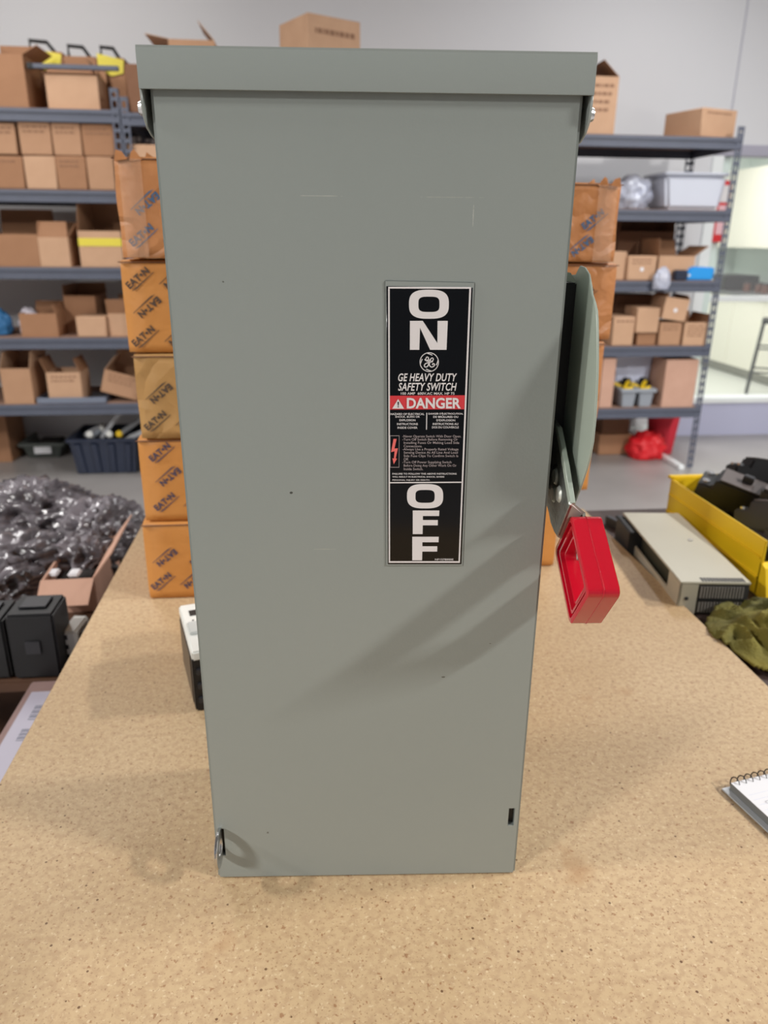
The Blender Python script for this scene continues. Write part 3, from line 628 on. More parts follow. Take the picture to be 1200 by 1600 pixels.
# ---------------------------------------------------------------- steel racks
RY = 4.6; RD = .6
def upright(h_, t, x, y, sx, sy):
    mb = MB(); w_, k = .042, .003
    # front leg of the angle with real slots
    x0, x1 = (x, x+sx*w_) if sx > 0 else (x+sx*w_, x)
    yk = (y, y+k) if sy > 0 else (y-k, y)
    mb.box(x0, x0+.010, *yk, 0, h_); mb.box(x1-.010, x1, *yk, 0, h_)
    z = .0
    while z < h_-.05: mb.box(x0+.010, x1-.010, *yk, z, z+.018); z += .05
    mb.box(x0+.010, x1-.010, *yk, h_-.02, h_)
    xk = (x, x+k) if sx > 0 else (x-k, x)
    y0, y1 = (y+k, y+w_) if sy > 0 else (y-w_, y-k)
    mb.box(*xk, y0, y0+.009, 0, h_); mb.box(*xk, y1-.009, y1, 0, h_); z = 0
    while z < h_-.05: mb.box(*xk, y0+.009, y1-.009, z, z+.018); z += .05
    mb.box(*xk, y0+.009, y1-.009, h_-.02, h_)
    mb.build('upright', STEEL, t)
def rack(label, x0, x1, levels, h_, y0=RY):
    t = thing('storage_rack', label, 'rack', ((x0+x1)/2, y0, 0)); hw_ = (x1-x0)/2
    for x, sx in ((-hw_, 1), (hw_, -1)):
        upright(h_, t, x, 0, sx, 1); upright(h_, t, x, RD, sx, -1)
    for z in levels:
        mb = MB(); mb.box(-hw_+.004, hw_-.004, .006, .02, z-.068, z-.004); mb.box(-hw_+.004, hw_-.004, -.001, .006, z-.066, z-.046); mb.box(-hw_+.004, hw_-.004, -.001, .006, z-.024, z-.004)
        bmo = mb.build('front_beam', STEEL, t, .001, 1)
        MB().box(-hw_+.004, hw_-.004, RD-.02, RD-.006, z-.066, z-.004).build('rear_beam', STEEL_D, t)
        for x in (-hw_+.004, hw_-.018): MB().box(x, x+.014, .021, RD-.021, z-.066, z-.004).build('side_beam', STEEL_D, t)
        MB().box(-hw_+.02, hw_-.02, .02, RD-.02, z-.016, z).build('shelf_board', BOARD, t)
    return t
xa = on(190, 200, 1, RY).x; xc = on(1160, 300, 1, RY).x-.045; xb = xc-1.84
LZ = [2.060, 1.664, 1.262, .872, .483]
RZ = [2.000, 1.605, 1.200, .805, .408]
ML = [2.05, 1.655, 1.25, .86, .46]
rack('grey steel storage rack at the left with rows of small cartons', xa-1.85, xa-.003, LZ, 2.16)
rack('grey steel storage rack mostly hidden behind the grey switch', xa+.003, xb-.003, ML, 2.12)
rack('grey steel storage rack at the right beside the kitchen window', xb+.003, xc, RZ, 2.055)

Y0 = RY+.02
# left rack, top shelf
S = shelf_carton
S('large plain carton at left end of the top shelf, left rack', -25, 37, 84, LZ[0], Y0, .27, mi=2, flaps={'L': 10, 'R': 60, 'B': 0})
S('light tan carton with a metal strip across its top, top shelf', 72, 153, 118, LZ[0], Y0+.02, .22, mi=1, flaps={'F': -60, 'B': 20, 'R': -30})
for (x0, x1, yt, yel, lb) in [(40, 99, 80, 1, 'carton with yellow tag and black wire handle, leftmost of the three at the back'), (101, 152, 88, 0, 'brown carton with black wire handle between two yellow tagged cartons'), (153, 196, 90, 1, 'carton with yellow tag and black wire handle beside the rack post')]:
    t = S(lb, x0, x1, yt, LZ[0], Y0+.30, .25, mi=2)
    a = on(x0, 100, 1, Y0+.3); b = on(x1, 100, 1, Y0+.3); w_ = b.x-a.x; h_ = on(x0, yt, 1, Y0+.3).z-LZ[0]
    if yel: MB().prism([(-w_*.48, h_+.02), (w_*.48, h_-.01), (w_*.42, h_-.075), (0, h_-.09), (-w_*.47, h_-.06)], 1, -.006, -.001).build('yellow_tag', YTAPE, t)
    MB().tube([(-w_*.35, .02, h_+.0), (-w_*.35, .02, h_+.055), (w_*.1, .02, h_+.05), (w_*.3, .02, h_)], .011, 6).build('wire_handle', BLACK, t)
p0 = on(42, 110, 1, Y0-.005); p1 = on(186, 125, 1, Y0-.005)
ms = thing('metal_strip', 'long grey metal strip lying across the top shelf cartons', 'strip', (p0.x, Y0+.03, LZ[0]+.185), 0)
MB().box(0, p1.x-p0.x, -.03, .0, 0, .022).build('bar', STEEL, ms, .002); MB().box(0, .03, -.032, .002, -.003, .025).build('end_cap', BLACK, ms, .002)
# left rack, second shelf: two rows of small cartons
zt = on(80, 243, 1, Y0).z
bot = [(-52, -12, 243), (-10, 36, 244), (38, 87, 244), (88, 134, 244), (136, 178, 245)]
top = [(-26, 24, 192), (29, 79, 190), (81, 126, 192), (128, 178, 194)]
nm = ['at the frame edge', 'beside the gap', 'with smudged print', 'next to the rack post']
for i, (x0, x1, yt) in enumerate(bot[1:]):
    S('small closed carton in the lower row on the second shelf, '+nm[i], x0, x1, yt, LZ[1], Y0, .3, mi=[2, 1, 2, 0][i], marks=[1, 0, 2, 0][i], group='small cartons on the second shelf')
for i, (x0, x1, yt) in enumerate(top):
    S('small closed carton in the upper row on the second shelf, '+nm[i], x0, x1, yt, zt+.001, Y0, .3, mi=[0, 0, 0, 2][i], marks=2, group='small cartons on the second shelf')
# third shelf
S('low wide open carton at left of the third shelf', -30, 60, 366, LZ[2], Y0, .35, mi=2, flaps={'B': 5, 'L': 60}, fill=DARKIN)
S('open carton with raised flaps in the middle of the third shelf', 61, 108, 371, LZ[2], Y0, .3, mi=1, flaps={'F': -12, 'L': -8, 'R': 35, 'B': 0}, fl=.085)
S('open carton with a yellow tape band on the third shelf', 123, 190, 361, LZ[2], Y0, .35, mi=1, flaps={'L': -5, 'B': -10}, tape=(.58, .80), fill=DARKIN, fl=.16)
# fourth shelf
S('small open carton holding a white and pink bundle', 32, 90, 490, LZ[3], Y0+.02, .3, mi=2, flaps={'R': -20, 'B': 10}, fl=.05)
S('olive brown open carton deep on the fourth shelf', 101, 150, 462, LZ[3], Y0+.2, .3, mi=2, flaps={'B': 0, 'L': 0}, fl=.06)
S('small pale closed carton at front of the fourth shelf', 120, 166, 495, LZ[3], Y0, .18, mi=1)
S('carton with bent flap beside the orange stack, fourth shelf', 170, 215, 490, LZ[3], Y0+.04, .3, mi=1, flaps={'F': 25, 'B': 10}, fl=.09)
def blob(name, label, cat, loc, rx, ry_, rz2, m, seed, amp=.25, fr=3.0, flatb=True, rz=0, res=4, bumpy=1.0, parent=None, crease=False):
    bm = bmesh.new(); bmesh.ops.create_icosphere(bm, subdivisions=res, radius=1)
    for v in bm.verts:
        n_ = v.co.normalized(); q = n_*fr+Vector((seed*7.3, seed*1.7, 0))
        r = 1+amp*noise.noise(q)+amp*.7*(1-abs(noise.noise(q*2.1))*2)*bumpy*.5+amp*.3*noise.noise(q*5)
        if crease:
            w2 = noise.noise_vector(q*.9)*1.3; q2 = Vector((q.x*1.6, q.y*.9, q.z*1.1))+w2
            r = 1+amp*.5*noise.noise(q)+amp*1.0*(.42-abs(noise.noise(q2))*2.0)+amp*.16*(.4-abs(noise.noise(q2*2.1+w2))*2)
        p = n_*r
        if flatb and p.z < -.6: p.z = -.6
        v.co = Vector((p.x*rx, p.y*ry_, (p.z+(.6 if flatb else 0))*rz2))
    me = D.meshes.new(name); bm.to_mesh(me); bm.free(); me.polygons.foreach_set('use_smooth', [True]*len(me.polygons)); me.materials.append(m)
    o = D.objects.new(name, me); COL.objects.link(o); o.location = loc; o.rotation_euler = (0, 0, rz)
    if parent: o.parent = parent
    else: tag(o, label, cat)
    return o
q = on(40, 488, 1, Y0+.1); blob('cloth_bundle', 'white and pink cloth bundle in the small open carton', 'bundle', (q.x, Y0+.14, LZ[3]+.006), .055, .05, .09, mat('bundle_white', srgb(222, 216, 226), .8), 3)
q = on(4, 488, 1, Y0+.1); blob('blue_pouch', 'blue pouch at the frame edge on the fourth shelf', 'pouch', (q.x-.04, Y0+.12, LZ[3]+.003), .07, .06, .09, mat('pouch_blue', srgb(50, 110, 160), .5), 4)
# fifth shelf
S('open pinkish carton with spread flaps at left of the fifth shelf', 2, 49, 576, LZ[4], Y0, .3, mi=0, flaps={'L': -15, 'R': 10, 'B': 0}, fl=.1, fill=GREY)
ty = on(110, 630, 1, Y0-.03)
tr = thing('metal_tray', 'shiny metal tray under the printed carton on the fifth shelf', 'tray', (on(112, 620, 1, Y0).x, Y0-.01, LZ[4]+.001))
MB().box(-.2, .2, 0, .3, 0, .008).box(-.2, .2, 0, .006, .008, .035).box(-.2, -.194, .006, .3, .008, .035).box(.194, .2, .006, .3, .008, .035).build('pan', mat('tray_metal', srgb(140, 148, 165), .3, metal=.7), tr, .002)
S('small printed carton standing in the metal tray', 74, 127, 582, LZ[4]+.011, Y0+.02, .2, mi=1, marks=2, flaps={'L': 20, 'R': -20}, fl=.085)
t = S('tilted carton with printed side, right end of the fifth shelf', 155, 212, 583, LZ[4]+.036, Y0+.03, .26, mi=0, marks=3, flaps={'L': -25, 'B': 0}, fl=.1, rot=(0, .28, 0))
# floor row, left
def at_floor(x, y): return on(x, y, 2, 0)
q = at_floor(12, 722); carton('orange brown carton on the floor under the left rack', .24, .3, .33, (q.x-.09, q.y, .001), 0, mi=2, flaps={'R': 15, 'B': 0}, fl=.06)
q = at_floor(68, 717)
def tote(name, label, w0, w1, d0, h_, loc, m, ribs=4, rz=0, lab_=False, fillm=DARKIN):
    t = thing(name, label, 'bin', loc, rz); k = .006
    b0 = [(-w0/2, 0), (w0/2, 0), (w0/2, d0), (-w0/2, d0)]; e_ = (w1-w0)/2; b1 = [(-w1/2, -e_), (w1/2, -e_), (w1/2, d0+e_), (-w1/2, d0+e_)]
    i0 = [(-w0/2+k, k), (w0/2-k, k), (w0/2-k, d0-k), (-w0/2+k, d0-k)]; i1 = [(-w1/2+k, -e_+k), (w1/2-k, -e_+k), (w1/2-k, d0+e_-k), (-w1/2+k, d0+e_-k)]
    V = [(x, y, 0) for x, y in b0]+[(x, y, h_) for x, y in b1]+[(x, y, h_) for x, y in i1]+[(x, y, k) for x, y in i0]
    F = [(3, 2, 1, 0), (12, 13, 14, 15)]
    for r in (0, 4, 8): F += [(r+i, r+(i+1) % 4, r+4+(i+1) % 4, r+4+i) for i in range(4)]
    MB().add(V, F).build('shell', m, t, .003, 1)
    r_ = MB().box(-w1/2-.012, w1/2+.012, -e_-.012, -e_, h_-.022, h_).box(-w1/2-.012, w1/2+.012, d0+e_, d0+e_+.012, h_-.022, h_).box(-w1/2-.012, -w1/2, -e_, d0+e_, h_-.022, h_).box(w1/2, w1/2+.012, -e_, d0+e_, h_-.022, h_)
    r_.build('rim', m, t, .002, 1)
    for i in range(ribs):
        x = (i+.5)/ribs-.5
        MB().add([(x*w0-.02, -.001, .01), (x*w0+.02, -.001, .01), (x*w1+.022, -e_-.001, h_-.03), (x*w1-.022, -e_-.001, h_-.03), (x*w0-.014, -.016, .015), (x*w0+.014, -.016, .015), (x*w1+.016, -e_-.014, h_-.035), (x*w1-.016, -e_-.014, h_-.035)],
                 [(0, 1, 2, 3), (4, 7, 6, 5), (0, 4, 5, 1), (1, 5, 6, 2), (2, 6, 7, 3), (3, 7, 4, 0)]).build('rib', m, t)
    if lab_: MB().box(-.05, .06, -e_*.7-.012, -e_*.7-.008, h_*.35, h_*.85).build('paper_label', PAPER, t)
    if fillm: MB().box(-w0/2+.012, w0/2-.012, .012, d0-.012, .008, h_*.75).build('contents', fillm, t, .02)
    return t
tote('small_bin', 'small grey-green bin with a paper label on the floor', .20, .27, .28, .11, (q.x, q.y+.03, .001), mat('greygreen_plastic', srgb(84, 90, 86), .45), 0, lab_=True)
q = at_floor(168, 740)
tb_w = at_floor(212, 740).x-at_floor(122, 740).x
tote('plastic_tote', 'black ribbed plastic tote full of metal handles on the floor', tb_w, tb_w+.05, .34, .235, (q.x, q.y, .001), NAVY, 4, fillm=DARKIN)
LG = mat('light_grey_metal', srgb(196, 198, 202), .35)
for i, (dx, dy, dz, l, an, ti) in enumerate([(-.02, .08, .25, .26, .9, .35), (-.12, .10, .22, .12, .7, .2), (.06, .16, .24, .2, .6, .5), (.12, .05, .235, .16, .4, .15), (-.16, .2, .235, .12, .5, .3)]):
    nmx = ['long white slotted handle sticking up out of the black tote', 'short grey rod leaning at left in the black tote', 'clear grey handle leaning right in the black tote', 'white bar lying across the right of the black tote', 'small silver rod at the back of the black tote'][i]
    t = thing('switch_handle', nmx, 'handle', (q.x+dx, q.y+dy, dz-.04), rot=(ti*.3, -an, 0), group='handles in the black tote')
    MB().box(0, l, -.02, .02, 0, .012).box(0, l, -.02, -.012, .012, .024).box(0, l, .012, .02, .012, .024).build('channel', LG if i != 1 else GREY, t, .003)
    MB().cyl((l, 0, .008), (1, 0, 0), .02, .025, 14).build('end_knob', WHITE, t, .003)
for i, (dx, c) in enumerate([(-.09, WHITE), (.03, WHITE), (.09, YEL)]):
    b_ = MB().cyl((0, 0, 0), (.2, -1, .5), .02, .06, 14).build('round_cap', c, None, .004); b_.location = (q.x+dx, q.y+.05, .235)
    tag(b_, ['white round cap at the left front of the black tote', 'white round cap at the middle of the black tote', 'yellow round cap among handles in the black tote'][i], 'cap', 'caps in the black tote')

# middle rack top shelf
S('open carton with a flap sticking up behind the switch hood', 264, 336, 62, ML[0], Y0, .3, mi=0, flaps={'R': -42, 'L': 80}, fl=.12)
a = on(505, 24, 1, Y0); carton('closed tan carton turned cornerwise above the switch hood', .33, .32, a.z-ML[0], (on(532, 50, 1, Y0).x-.03, Y0+.03, ML[0]+.001), .5, mi=1, marks=1)
S('dark red-brown carton beside the rack post, middle rack', 197, 240, 100, ML[0], Y0, .3, mi=3)
t = S('carton with a white label standing above the crumpled carton', 199, 262, 226, ML[1], Y0, .3, mi=1)
MB().box(-.09, .12, -.002, 0, .13, .17).build('white_label', PAPER, t)
# right rack top shelf
S('tall open-topped carton on top shelf beside the switch hood', 905, 966, 119, RZ[0], Y0, .28, mi=1, marks=4, flaps={'L': -48, 'R': -48}, fl=.125)
a = on(1098, 162, 1, Y0+.02); carton('closed carton turned cornerwise at right end of the top shelf', .27, .30, a.z-RZ[0]-.02, (on(1128, 190, 1, Y0).x+.01, Y0+.05, RZ[0]+.001), .32, mi=1, marks=1)
# second shelf right: bags / clear box
q = on(1003, 328, 1, Y0); blob('plastic_bag', 'crumpled clear plastic bag of small parts, second shelf', 'bag', (q.x-.02, Y0+.16, RZ[1]+.002), .12, .13, .115, BAGL, 11, .3)
q = on(1085, 328, 1, Y0); tcb = thing('clear_plastic_box', 'large milky clear plastic box on the second shelf', 'box', (q.x, Y0+.03, RZ[1]+.001))
CLR = mat('milky_plastic', srgb(216, 220, 232), .25, alpha=.85)
MB().prism([(-.16, 0), (.17, 0), (.2, .19), (-.19, .19)], 1, 0, .3).build('tub', CLR, tcb, .02, 3); MB().box(-.2, .21, -.01, .31, .19, .205).build('lid', CLR, tcb, .006)
# third shelf right
S('dark brown open carton at the back of the third shelf', 965, 1052, 362, RZ[2], Y0+.34, .2, mi=3, flaps={'L': -10, 'R': -5, 'B': 0}, fl=.08)
S('small carton beside the orange stack on the third shelf', 950, 978, 393, RZ[2], Y0+.03, .2, mi=1)
t = S('carton wrapped in clear film on the third shelf', 981, 1025, 400, RZ[2], Y0-.0, .2, mi=1, marks=2, dot=True)
S('open carton with black lining showing on the third shelf', 1028, 1084, 400, RZ[2], Y0+.03, .26, mi=1, flaps={'R': 55, 'B': 20, 'L': 5}, fl=.10, fill=DARKIN)
q = on(1095, 437, 1, Y0-.01)
pk = thing('blue_packet', 'bright blue packet at right end of the third shelf', 'packet', (q.x, Y0, RZ[2]+.001)); MB().prism([(-.09, 0), (.085, 0), (.09, .075), (-.06, .08), (-.09, .04)], 1, 0, .15).build('sleeve', BLUEP, pk, .008); MB().cyl((-.075, 0, .03), (0, -1, 0), .008, .002, 12).build('cap', WHITE, pk)
q = on(1063, 437, 1, Y0-.01); pk = thing('navy_case', 'small navy case between carton and blue packet', 'case', (q.x+.005, Y0-.012, RZ[2]+.001)); MB().box(-.045, .04, 0, .1, 0, .06).build('shell', NAVY, pk, .008); MB().box(-.045, .04, -.001, .1, .03, .033).build('seam', BLACK, pk)
q = on(1031, 440, 1, Y0-.03); blob('small_bag', 'small clear bag drooping over the third shelf edge', 'bag', (q.x, Y0-.055, RZ[2]-.05), .05, .03, .075, BAGL, 17, .3)
# fourth shelf right
S('dark brown carton lying behind others on the fourth shelf', 962, 1030, 462, RZ[3], Y0+.3, .22, mi=3)
S('pale taped carton beside the orange stack on the fourth shelf', 958, 991, 495, RZ[3], Y0, .22, mi=1, marks=1)
S('small closed carton under the pale cube carton', 994, 1023, 521, RZ[3], Y0+.01, .18, mi=2)
zz = on(1010, 521, 1, Y0).z
S('pale cube carton perched at front of the fourth shelf', 995, 1030, 481, zz+.004, Y0-.01, .2, mi=1)
S('square carton with faint print on the fourth shelf', 1030, 1064, 504, RZ[3], Y0, .22, mi=0, marks=2)
zz2 = on(1045, 503, 1, Y0).z
S('tilted carton with a round white sticker on the fourth shelf', 1035, 1072, 466, zz2+.012, Y0-.01, .2, mi=1, dot=True, flaps={'L': -40, 'R': -30}, fl=.03, rot=(0, .13, 0))
S('printed open carton beside the rack post on the fourth shelf', 1068, 1104, 504, RZ[3], Y0, .25, mi=1, marks=4, flaps={'L': -20, 'R': 15, 'B': 10}, fl=.05)
# fifth shelf right
q = on(990, 570, 1, Y0+.25)
fb = thing('white_bin', 'pale upturned tapered bin standing on the grey parts bins', 'bin', (q.x, Y0+.2, RZ[4]+.001)); MB().prism([(-.12, 0), (.09, 0), (.11, .37), (-.17, .37)], 1, 0, .2).build('shell', mat('pale_lilac', srgb(212, 218, 240), .5), fb, .01)
for i, (x0, x1) in enumerate(((971, 996), (998, 1023))):
    a = on(x0, 620, 1, Y0); b = on(x1, 620, 1, Y0)
    tote('parts_bin', ('grey parts bin of yellow tools beside the cardboard panel', 'grey parts bin of yellow tools beside the tall carton')[i], b.x-a.x-.03, b.x-a.x-.012, .2, .12, ((a.x+b.x)/2, Y0+.012, RZ[4]+.001), GREY, 0, fillm=BLACK)
    for k in range(3):
        yb = MB().cyl((0, 0, 0), (.9-.7*k, .2, .22), .014, .08, 12).build('yellow_tool', YEL, None, .003); yb.location = ((a.x+b.x)/2-.03+.025*k, Y0+.05+.04*k, RZ[4]+.1)
        tag(yb, 'yellow tool handle in a grey parts bin on the fifth shelf', 'tool', 'yellow tools in the parts bins')
    bb = MB().cyl((0, 0, 0), (.2, .3, .6), .03, .07, 12).build('black_tool', BLACK, None, .004); bb.location = ((a.x+b.x)/2+.02, Y0+.13, RZ[4]+.1); tag(bb, 'black tool body behind yellow handles in a grey parts bin', 'tool', 'black tools in the parts bins')
S('narrow pinkish carton at the left end of the fifth shelf', 941, 962, 560, RZ[4], Y0, .3, mi=4)
a = on(1041, 600, 1, Y0+.02); b = on(1092, 600, 1, Y0+.02)
S('tall pinkish carton filling the right of the fifth shelf', 1040, 1090, 562, RZ[4], Y0, .3, mi=4, rz=.0, flaps={'B': 5}, fl=.05)
S('dark carton flap leaning between the bins and tall carton', 1026, 1036, 566, RZ[4], Y0+.12, .2, mi=3)
# floor row, right
q = at_floor(962, 712); w_ = at_floor(989, 712).x-at_floor(935, 712).x
carton('brown carton on the floor under the right rack', w_, .3, .145, (q.x, q.y+.02, .001), 0, mi=2)
carton('dark printed carton on top of the brown floor carton', w_*.8, .24, .13, (q.x-.0, q.y+.05, .147), 0, mi=3, marks=1)
q = at_floor(1018, 722); rb_ = blob('red_tool_bag', 'crumpled red tool bag on the floor under the right rack', 'bag', (q.x+.01, q.y+.13, .001), .12, .10, .11, mat('bright_red', srgb(226, 34, 44), .5), 21, .3)
q = on(1040, 700, 1, 4.95)
bk = thing('red_bucket', 'red bucket behind the red tool bag', 'bucket', (q.x-.02, 5.0, .001)); MB().cyl((0, 0, 0), (0, 0, 1), .085, .27, 24, .11).build('pail', REDC, bk, smooth=True); MB().cyl((0, 0, .27), (0, 0, 1), .115, .015, 24).build('rim', REDC, bk)
q = at_floor(1045, 705); lb_ = MB().box(0, .035, -.55, 0, 0, .03).build('metal_rail', FRAMEW, None, .003); lb_.location = (at_floor(1062, 735).x, at_floor(1062, 735).y+.56, .001); tag(lb_, 'white metal rail lying on the floor beside the right rack', 'rail')

# ---------------------------------------------------------------- left bench and its clutter
lbz = .745
lb = thing('side_bench', 'low wooden bench left of the work table piled with bags', 'bench', (-.85, 1.75, 0))
MB().box(-.5, .5, -.645, .03, lbz-.02, lbz).build('bench_top', WOOD, lb, .003); MB().box(-.5, .49, -.60, .0, .42, .445).build('lower_shelf', WOOD, lb, .003)
for sx in (-.49, .44):
    for sy in (-.62, -.03): MB().box(sx, sx+.05, sy, sy+.05, 0, lbz-.02).build('leg', WOOD, lb)
# tall carton with shipping label standing beside the table
c0 = on(62, 1042, 2, .75)
tc_ = thing('tall_carton', 'tall shade-toned carton with a shipping label standing against the table', 'box', ((c0.x-.337)/2, .80, .001))
hw_ = (-.337-c0.x)/2
MB().box(-hw_, hw_, -.33, .300, 0, .749).build('carton_body', mat('carton_shaded', srgb(150, 124, 120), .7, noise_amt=.3), tc_, .004, 1)  # mauve tone has the shade beside the table painted in
MB().box(-hw_+.012, hw_-.008, -.02, .265, .749, .7500).build('shipping_label', mat('label_shaded', srgb(186, 182, 198), .5), tc_)  # label darkened to grey lilac, shade put into its colour
mk = MB()
for k, (a, b_) in enumerate(((.0, .05), (.14, .17), (.19, .23))):
    for j in range(7): mk.box(-hw_+.03, hw_-.03, a+j*(b_-a)/7, a+j*(b_-a)/7+(b_-a)/7*(.35+.3*(j % 2)), .7500, .7503)
mk.build('barcode', mat('print_grey', srgb(120, 122, 136), .6), tc_)
fo = MB().prism([(-.03, 0), (-.012, .028), (.004, .02), (.01, 0)], 1, 0, .07).build('torn_tab', CARD[1], tc_); fo.location = (-hw_-.008, .10, .725)
# black cases on the bench
for i, (x0, x1, yt, Yf, lb2) in enumerate([(12, 88, 962, 1.112, 'square black plastic case on the side bench'), (-70, 8, 968, 1.115, 'black plastic case at the photo edge on the side bench')]):
    a = on(x0, 1000, 1, Yf); b = on(x1, 1000, 1, Yf); h_ = on(50, yt, 1, Yf).z-lbz
    t = thing('black_case', lb2, 'case', ((a.x+b.x)/2, Yf, lbz+.001)); w_ = b.x-a.x
    MB().box(-w_/2, w_/2, 0, .075, 0, h_).build('housing', BLACK, t, .004); MB().box(-w_*.3, w_*.3, .02, .06, h_, h_+.004).build('raised_lid', BLACK2, t, .002); MB().box(-.012, .012, -.003, 0, h_*.4, h_*.6).build('latch', BLACK2, t, .001)
# white terminal block by the table edge
a = on(97, 1035, 2, lbz+.02)
t = thing('terminal_block', 'cream terminal block with black lugs between case and table', 'electrical part', (a.x+.02, 1.15, lbz+.001), -.1)
MB().box(-.026, .0, 0, .06, 0, .062).build('body', WHITE, t, .003); MB().box(.0, .030, .01, .055, 0, .054).build('lug_row', BLACK, t, .004)
for k in range(3): MB().box(-.027, -.014, -.0015, .001, .012+k*.018, .02+k*.018).build('slot', BLACK2, t)
# carton with a big flap folded toward the camera
Yc = 1.345
a = on(70, 945, 1, Yc); b = on(152, 945, 1, Yc)
zc_ = on(100, 907, 1, Yc).z
t = carton('open carton with its front flap folded out beside the table', b.x-a.x, .22, zc_-lbz, ((a.x+b.x)/2, Yc, lbz+.001), .03, mi=4, flaps={'F': 118, 'R': 38}, fl=.062, fill=DARKIN)
for i in range(2):
    x = (-.02, .035)[i]; cpart = MB().box(-.011, .011, 0, .028, 0, .008).build('white_terminal', PAPER, None, .003)
    q = on((78, 112)[i], 888, 2, zc_+.012); cpart.location = (q.x, q.y, zc_-.008); tag(cpart, ('square white terminal in the flap carton, left one of two', 'square white terminal in the flap carton, right one of two')[i], 'electrical part')
# antistatic bags
for i, (px_, py_, zt_, rx, ry_, rzz, seed, rz, lb2) in enumerate([
        (158, 822, .80, .095, .12, .070, 31, .3, 'grey antistatic bag beside the table edge at the back of the pile'),
        (50, 800, .80, .16, .12, .078, 32, -.3, 'large grey antistatic bag at the top of the pile'),
        (20, 872, .80, .13, .11, .062, 33, .2, 'wrinkled grey antistatic bag at the left of the pile'),
        (130, 862, .80, .07, .08, .058, 35, .1, 'small glossy antistatic bag just behind the flap carton'),
        (-30, 915, .80, .12, .09, .055, 34, .8, 'flat grey antistatic bag at the photo edge beside black case')]):
    q = on(px_, py_, 2, zt_); blob('antistatic_bag', lb2, 'bag', (q.x, q.y, lbz+.001), rx, ry_, rzz, BAG, seed, .34, 2.2, rz=rz, res=5, crease=True)['group'] = 'antistatic bags piled on the side bench'

# ---------------------------------------------------------------- right bench, power supply, yellow bin, cloth
RBZ = .885
rbn = thing('right_bench', 'dark brown bench butting against the right side of the work table', 'bench', (1.05, 1.1, 0))
MB().box(-.472, .55, -.36, .355, RBZ-.03, RBZ).build('bench_top', mat('dark_bench', srgb(74, 58, 54), .6, noise_amt=.4), rbn, .003)
for sx in (-.46, .49):
    for sy in (-.35, .29): MB().box(sx, sx+.05, sy, sy+.05, 0, RBZ-.03).build('leg', WOOD, rbn)
ps0 = on(1060, 910, 2, .94); ps1 = on(970, 801, 2, .94); ps2 = on(1163, 905, 2, .94)
pw = (ps2-ps0).length; pl = (ps1-ps0).length
psu = thing('power_supply', 'flat silver metal power supply with vented end by the yellow bin', 'power supply', (ps0.x, ps0.y, RBZ+.0005), -math.atan2(ps1.x-ps0.x, ps1.y-ps0.y)); psu.location.x += .004
SIL = mat('silver_chassis', srgb(186, 182, 166), .35, metal=.3, noise_amt=.3, noise_scale=6, col2=srgb(170, 166, 148))
PH = .94-RBZ
MB().box(0, pw, 0, pl, PH-.004, PH).build('top_cover', SIL, psu, .001)
MB().box(.004, pw-.002, .006, pl-.004, 0, .004).box(.0, .003, .0, pl*.82, 0.004, PH*.42).box(pw-.004, pw-.001, .004, pl-.004, .004, PH-.004).build('chassis', SIL, psu)
MB().box(.012, pw-.012, pl*.1, pl-.02, .004, PH-.006).build('inner_board', mat('dark_green_board', srgb(52, 54, 44), .5), psu)
MB().box(0, .028, 0, .003, .0, PH-.004).box(0, .003, 0, .05, PH*.42, PH-.004).build('corner_bracket', SIL, psu)
MB().box(.028, pw-.001, .002, .006, 0, PH-.004).build('vent_panel', mat('vent_dark', srgb(50, 48, 48), .6), psu)
for k in range(15): MB().box(.032+k*(pw-.04)/15, .032+k*(pw-.04)/15+.0026, -.0008, .002, .004, PH-.008).build('vent_slat', D.materials.get('slat_grey') or mat('slat_grey', srgb(118, 114, 108), .5), psu)
MB().box(.030, pw-.004, -.0012, .0015, PH*.42, PH*.52).build('vent_band', BLACK, psu)
for k in range(14): MB().box(.034+k*(pw-.04)/14, .034+k*(pw-.04)/14+.003, .003, .016, PH, PH+.0006).build('top_slot', BLACK2, psu)
MB().cyl((.012, 0, PH*.5), (0, -1, 0), .003, .001, 14).build('end_screw', BLACK2, psu)
MB().cyl((pw*.72, pl*.55, PH), (0, 0, 1), .004, .0015, 14).build('cover_screw', CHROME, psu)
bk_ = MB().box(-.012, .02, 0, .085, 0, PH-.006).build('connector_block', BLACK, psu, .002); bk_.location = (0, pl-.09, 0)
for k in range(6):
    t = MB().box(0, .012, 0, .05, 0, .018).build('terminal_bar', BLACK2, None, .001); t.location = (ps1.x+.018+k*.021, ps1.y+.032, RBZ+.001); t.rotation_euler = (0, 0, .25)
    tag(t, 'short dark bar in the row behind the silver power supply', 'bar', 'dark bars behind the power supply')
# yellow bin
yb0 = on(1197, 846, 2, .98); yb1 = on(1041, 749, 2, .98)
bw = .30; bl_ = yb1.y-yb0.y; bh = .98-RBZ
yb = thing('yellow_bin', 'yellow plastic bin heaped with black circuit breakers', 'bin', (yb0.x, yb0.y, RBZ+.0005), -math.atan2(yb1.x-yb0.x, bl_)*0)
k = .004
MB().box(0, k, 0, bl_, .0, bh).build('side_wall', YEL, yb, .001); MB().box(bw-k, bw, 0, bl_, 0, bh).build('side_wall', YEL, yb, .001)
MB().box(k, bw-k, bl_-k, bl_, 0, bh+.004).build('end_wall', YEL, yb, .001); MB().box(k, bw-k, -.0, k, 0, bh*.55).build('front_wall', YEL, yb, .001)
MB().box(k, bw-k, k, bl_-k, 0, .005).build('floor_panel', YEL, yb)
MB().box(-.003, 0, .004, bl_-.004, bh*.66, bh*.69).build('side_ridge', YEL, yb); MB().box(-.003, 0, .004, bl_-.004, bh*.3, bh*.33).build('side_ridge', YEL, yb)
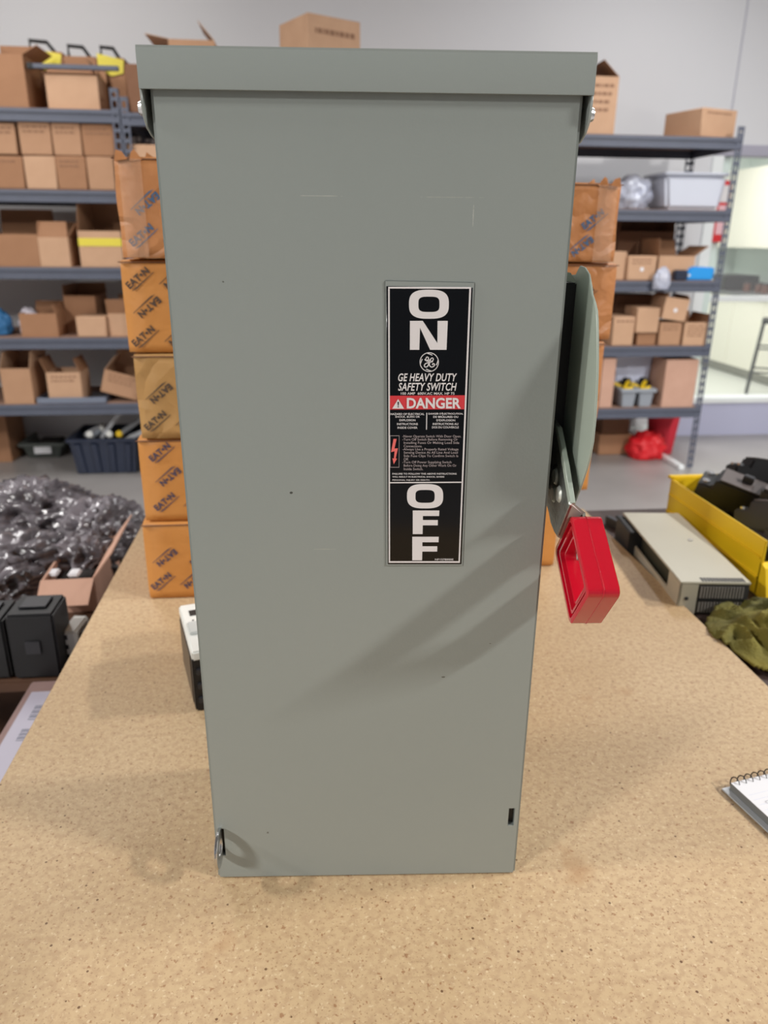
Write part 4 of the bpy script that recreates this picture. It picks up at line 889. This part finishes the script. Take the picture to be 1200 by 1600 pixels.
MB().box(-.002, bw+.002, bl_-.002, bl_+.010, bh, bh+.006).build('lip', YEL, yb, .001)
MB().prism([(.004, 0), (-.03, 0), (-.012, bh*.55), (.004, bh*.6)], 0, .0, bw).build('scoop_front', YEL, yb)
# breakers
def breaker(label, loc, rot, s=1.0):
    t = thing('circuit_breaker', label, 'circuit breaker', loc, rot=rot, group='breakers heaped in the yellow bin')
    MB().prism([(-.075, 0), (.075, 0), (.075, .035), (.05, .035), (.045, .052), (-.045, .052), (-.05, .035), (-.075, .035)], 0, -.035*s, .035*s).build('case', BLACK, t, .003)
    MB().box(-.033*s, .033*s, -.042, .042, .052, .054).build('face_plate', mat('breaker_face', srgb(92, 84, 82), .5) if 'breaker_face' not in D.materials else D.materials['breaker_face'], t, .001)
    MB().box(-.008, .008, -.012, .008, .054, .068).build('toggle', BLACK2, t, .002)
    for e_ in (-1, 1):
        for kx in (-.02, .02): MB().cyl((kx*s, e_*.064, .035), (0, 0, 1), .007, .004, 12).build('terminal_screw', CHROME, t)
    return t
B0 = Vector((yb0.x, yb0.y, RBZ))
pos = [((.06, .09, .012), (.05, .1, .1), 'black breaker low at the front of the yellow bin'), ((.16, .10, .014), (-.1, .05, -.1), 'black breaker low in the middle of the yellow bin'), ((.245, .10, .012), (0, -.05, .05), 'black breaker low at the right wall of the yellow bin'),
       ((.06, .25, .012), (-.05, .0, .05), 'black breaker low at the back left of the yellow bin'), ((.15, .25, .013), (.05, .1, .0), 'black breaker low at the back of the yellow bin'), ((.24, .24, .012), (.0, .1, .1), 'black breaker low at the back right of the yellow bin'),
       ((.085, .235, .068), (.25, -.1, .9), 'breaker with a grey face tilted on the heap at back left'), ((.15, .17, .085), (.3, .15, -1.0), 'breaker with a grey face lying across the heap'), ((.24, .19, .08), (.2, -.2, .6), 'upper breaker near the right wall of the bin'),
       ((.10, .10, .068), (-.2, .2, .5), 'black breaker tilted against the left wall of the bin'), ((.17, .27, .092), (.1, .25, 1.3), 'topmost breaker at the back of the heap'), ((.23, .08, .072), (.1, -.3, -.6), 'upper breaker at the front right of the bin')]
for p, r_, lb2 in pos: breaker(lb2, B0+Vector(p), r_)
# olive cloth
def cloth():
    nx, ny = 90, 80; mb = MB(); a = on(1150, 1000, 2, .91)
    for j in range(ny):
        for i in range(nx):
            u, v = i/(nx-1)*2-1, j/(ny-1)*2-1; r = math.hypot(u, v)
            edge = 1+.13*noise.noise(Vector((math.atan2(v, u)*1.3, 2.2, 0)))
            s = min(1, max(0, (1-r/1.25*edge)))
            p = Vector((u*1.6, v*1.6, 4)); n1 = noise.noise(p+Vector((noise.noise(p*1.2), noise.noise(p*1.3+Vector((5, 0, 0))), 0))*1.6)
            fold = (1-abs(n1)*2.6); fold = max(0, fold)**1.5
            n2 = noise.noise(p*2.7)
            z = (s**.5)*(.020+.030*fold+.010*n2)
            mb.v.append((u*.115, v*.10, z+.0005))
    for j in range(ny-1):
        for i in range(nx-1):
            cu, cv = (i+.5)/(nx-1)*2-1, (j+.5)/(ny-1)*2-1
            if math.hypot(cu, cv) < 1.06: mb.f.append((j*nx+i, j*nx+i+1, (j+1)*nx+i+1, (j+1)*nx+i))
    o = mb.build('olive_cloth', mat('olive_fabric', srgb(122, 112, 44), .9, noise_amt=.8, noise_scale=12, col2=srgb(66, 68, 34), bump=.8, bump_scale=250), None, smooth=True)
    sm = o.modifiers.new('s', 'SOLIDIFY'); sm.thickness = .003
    o.location = (.686, .885, RBZ+.002); o.rotation_euler = (0, 0, .3); tag(o, 'crumpled olive green cloth on the right bench by the table edge', 'cloth'); return o
cloth()
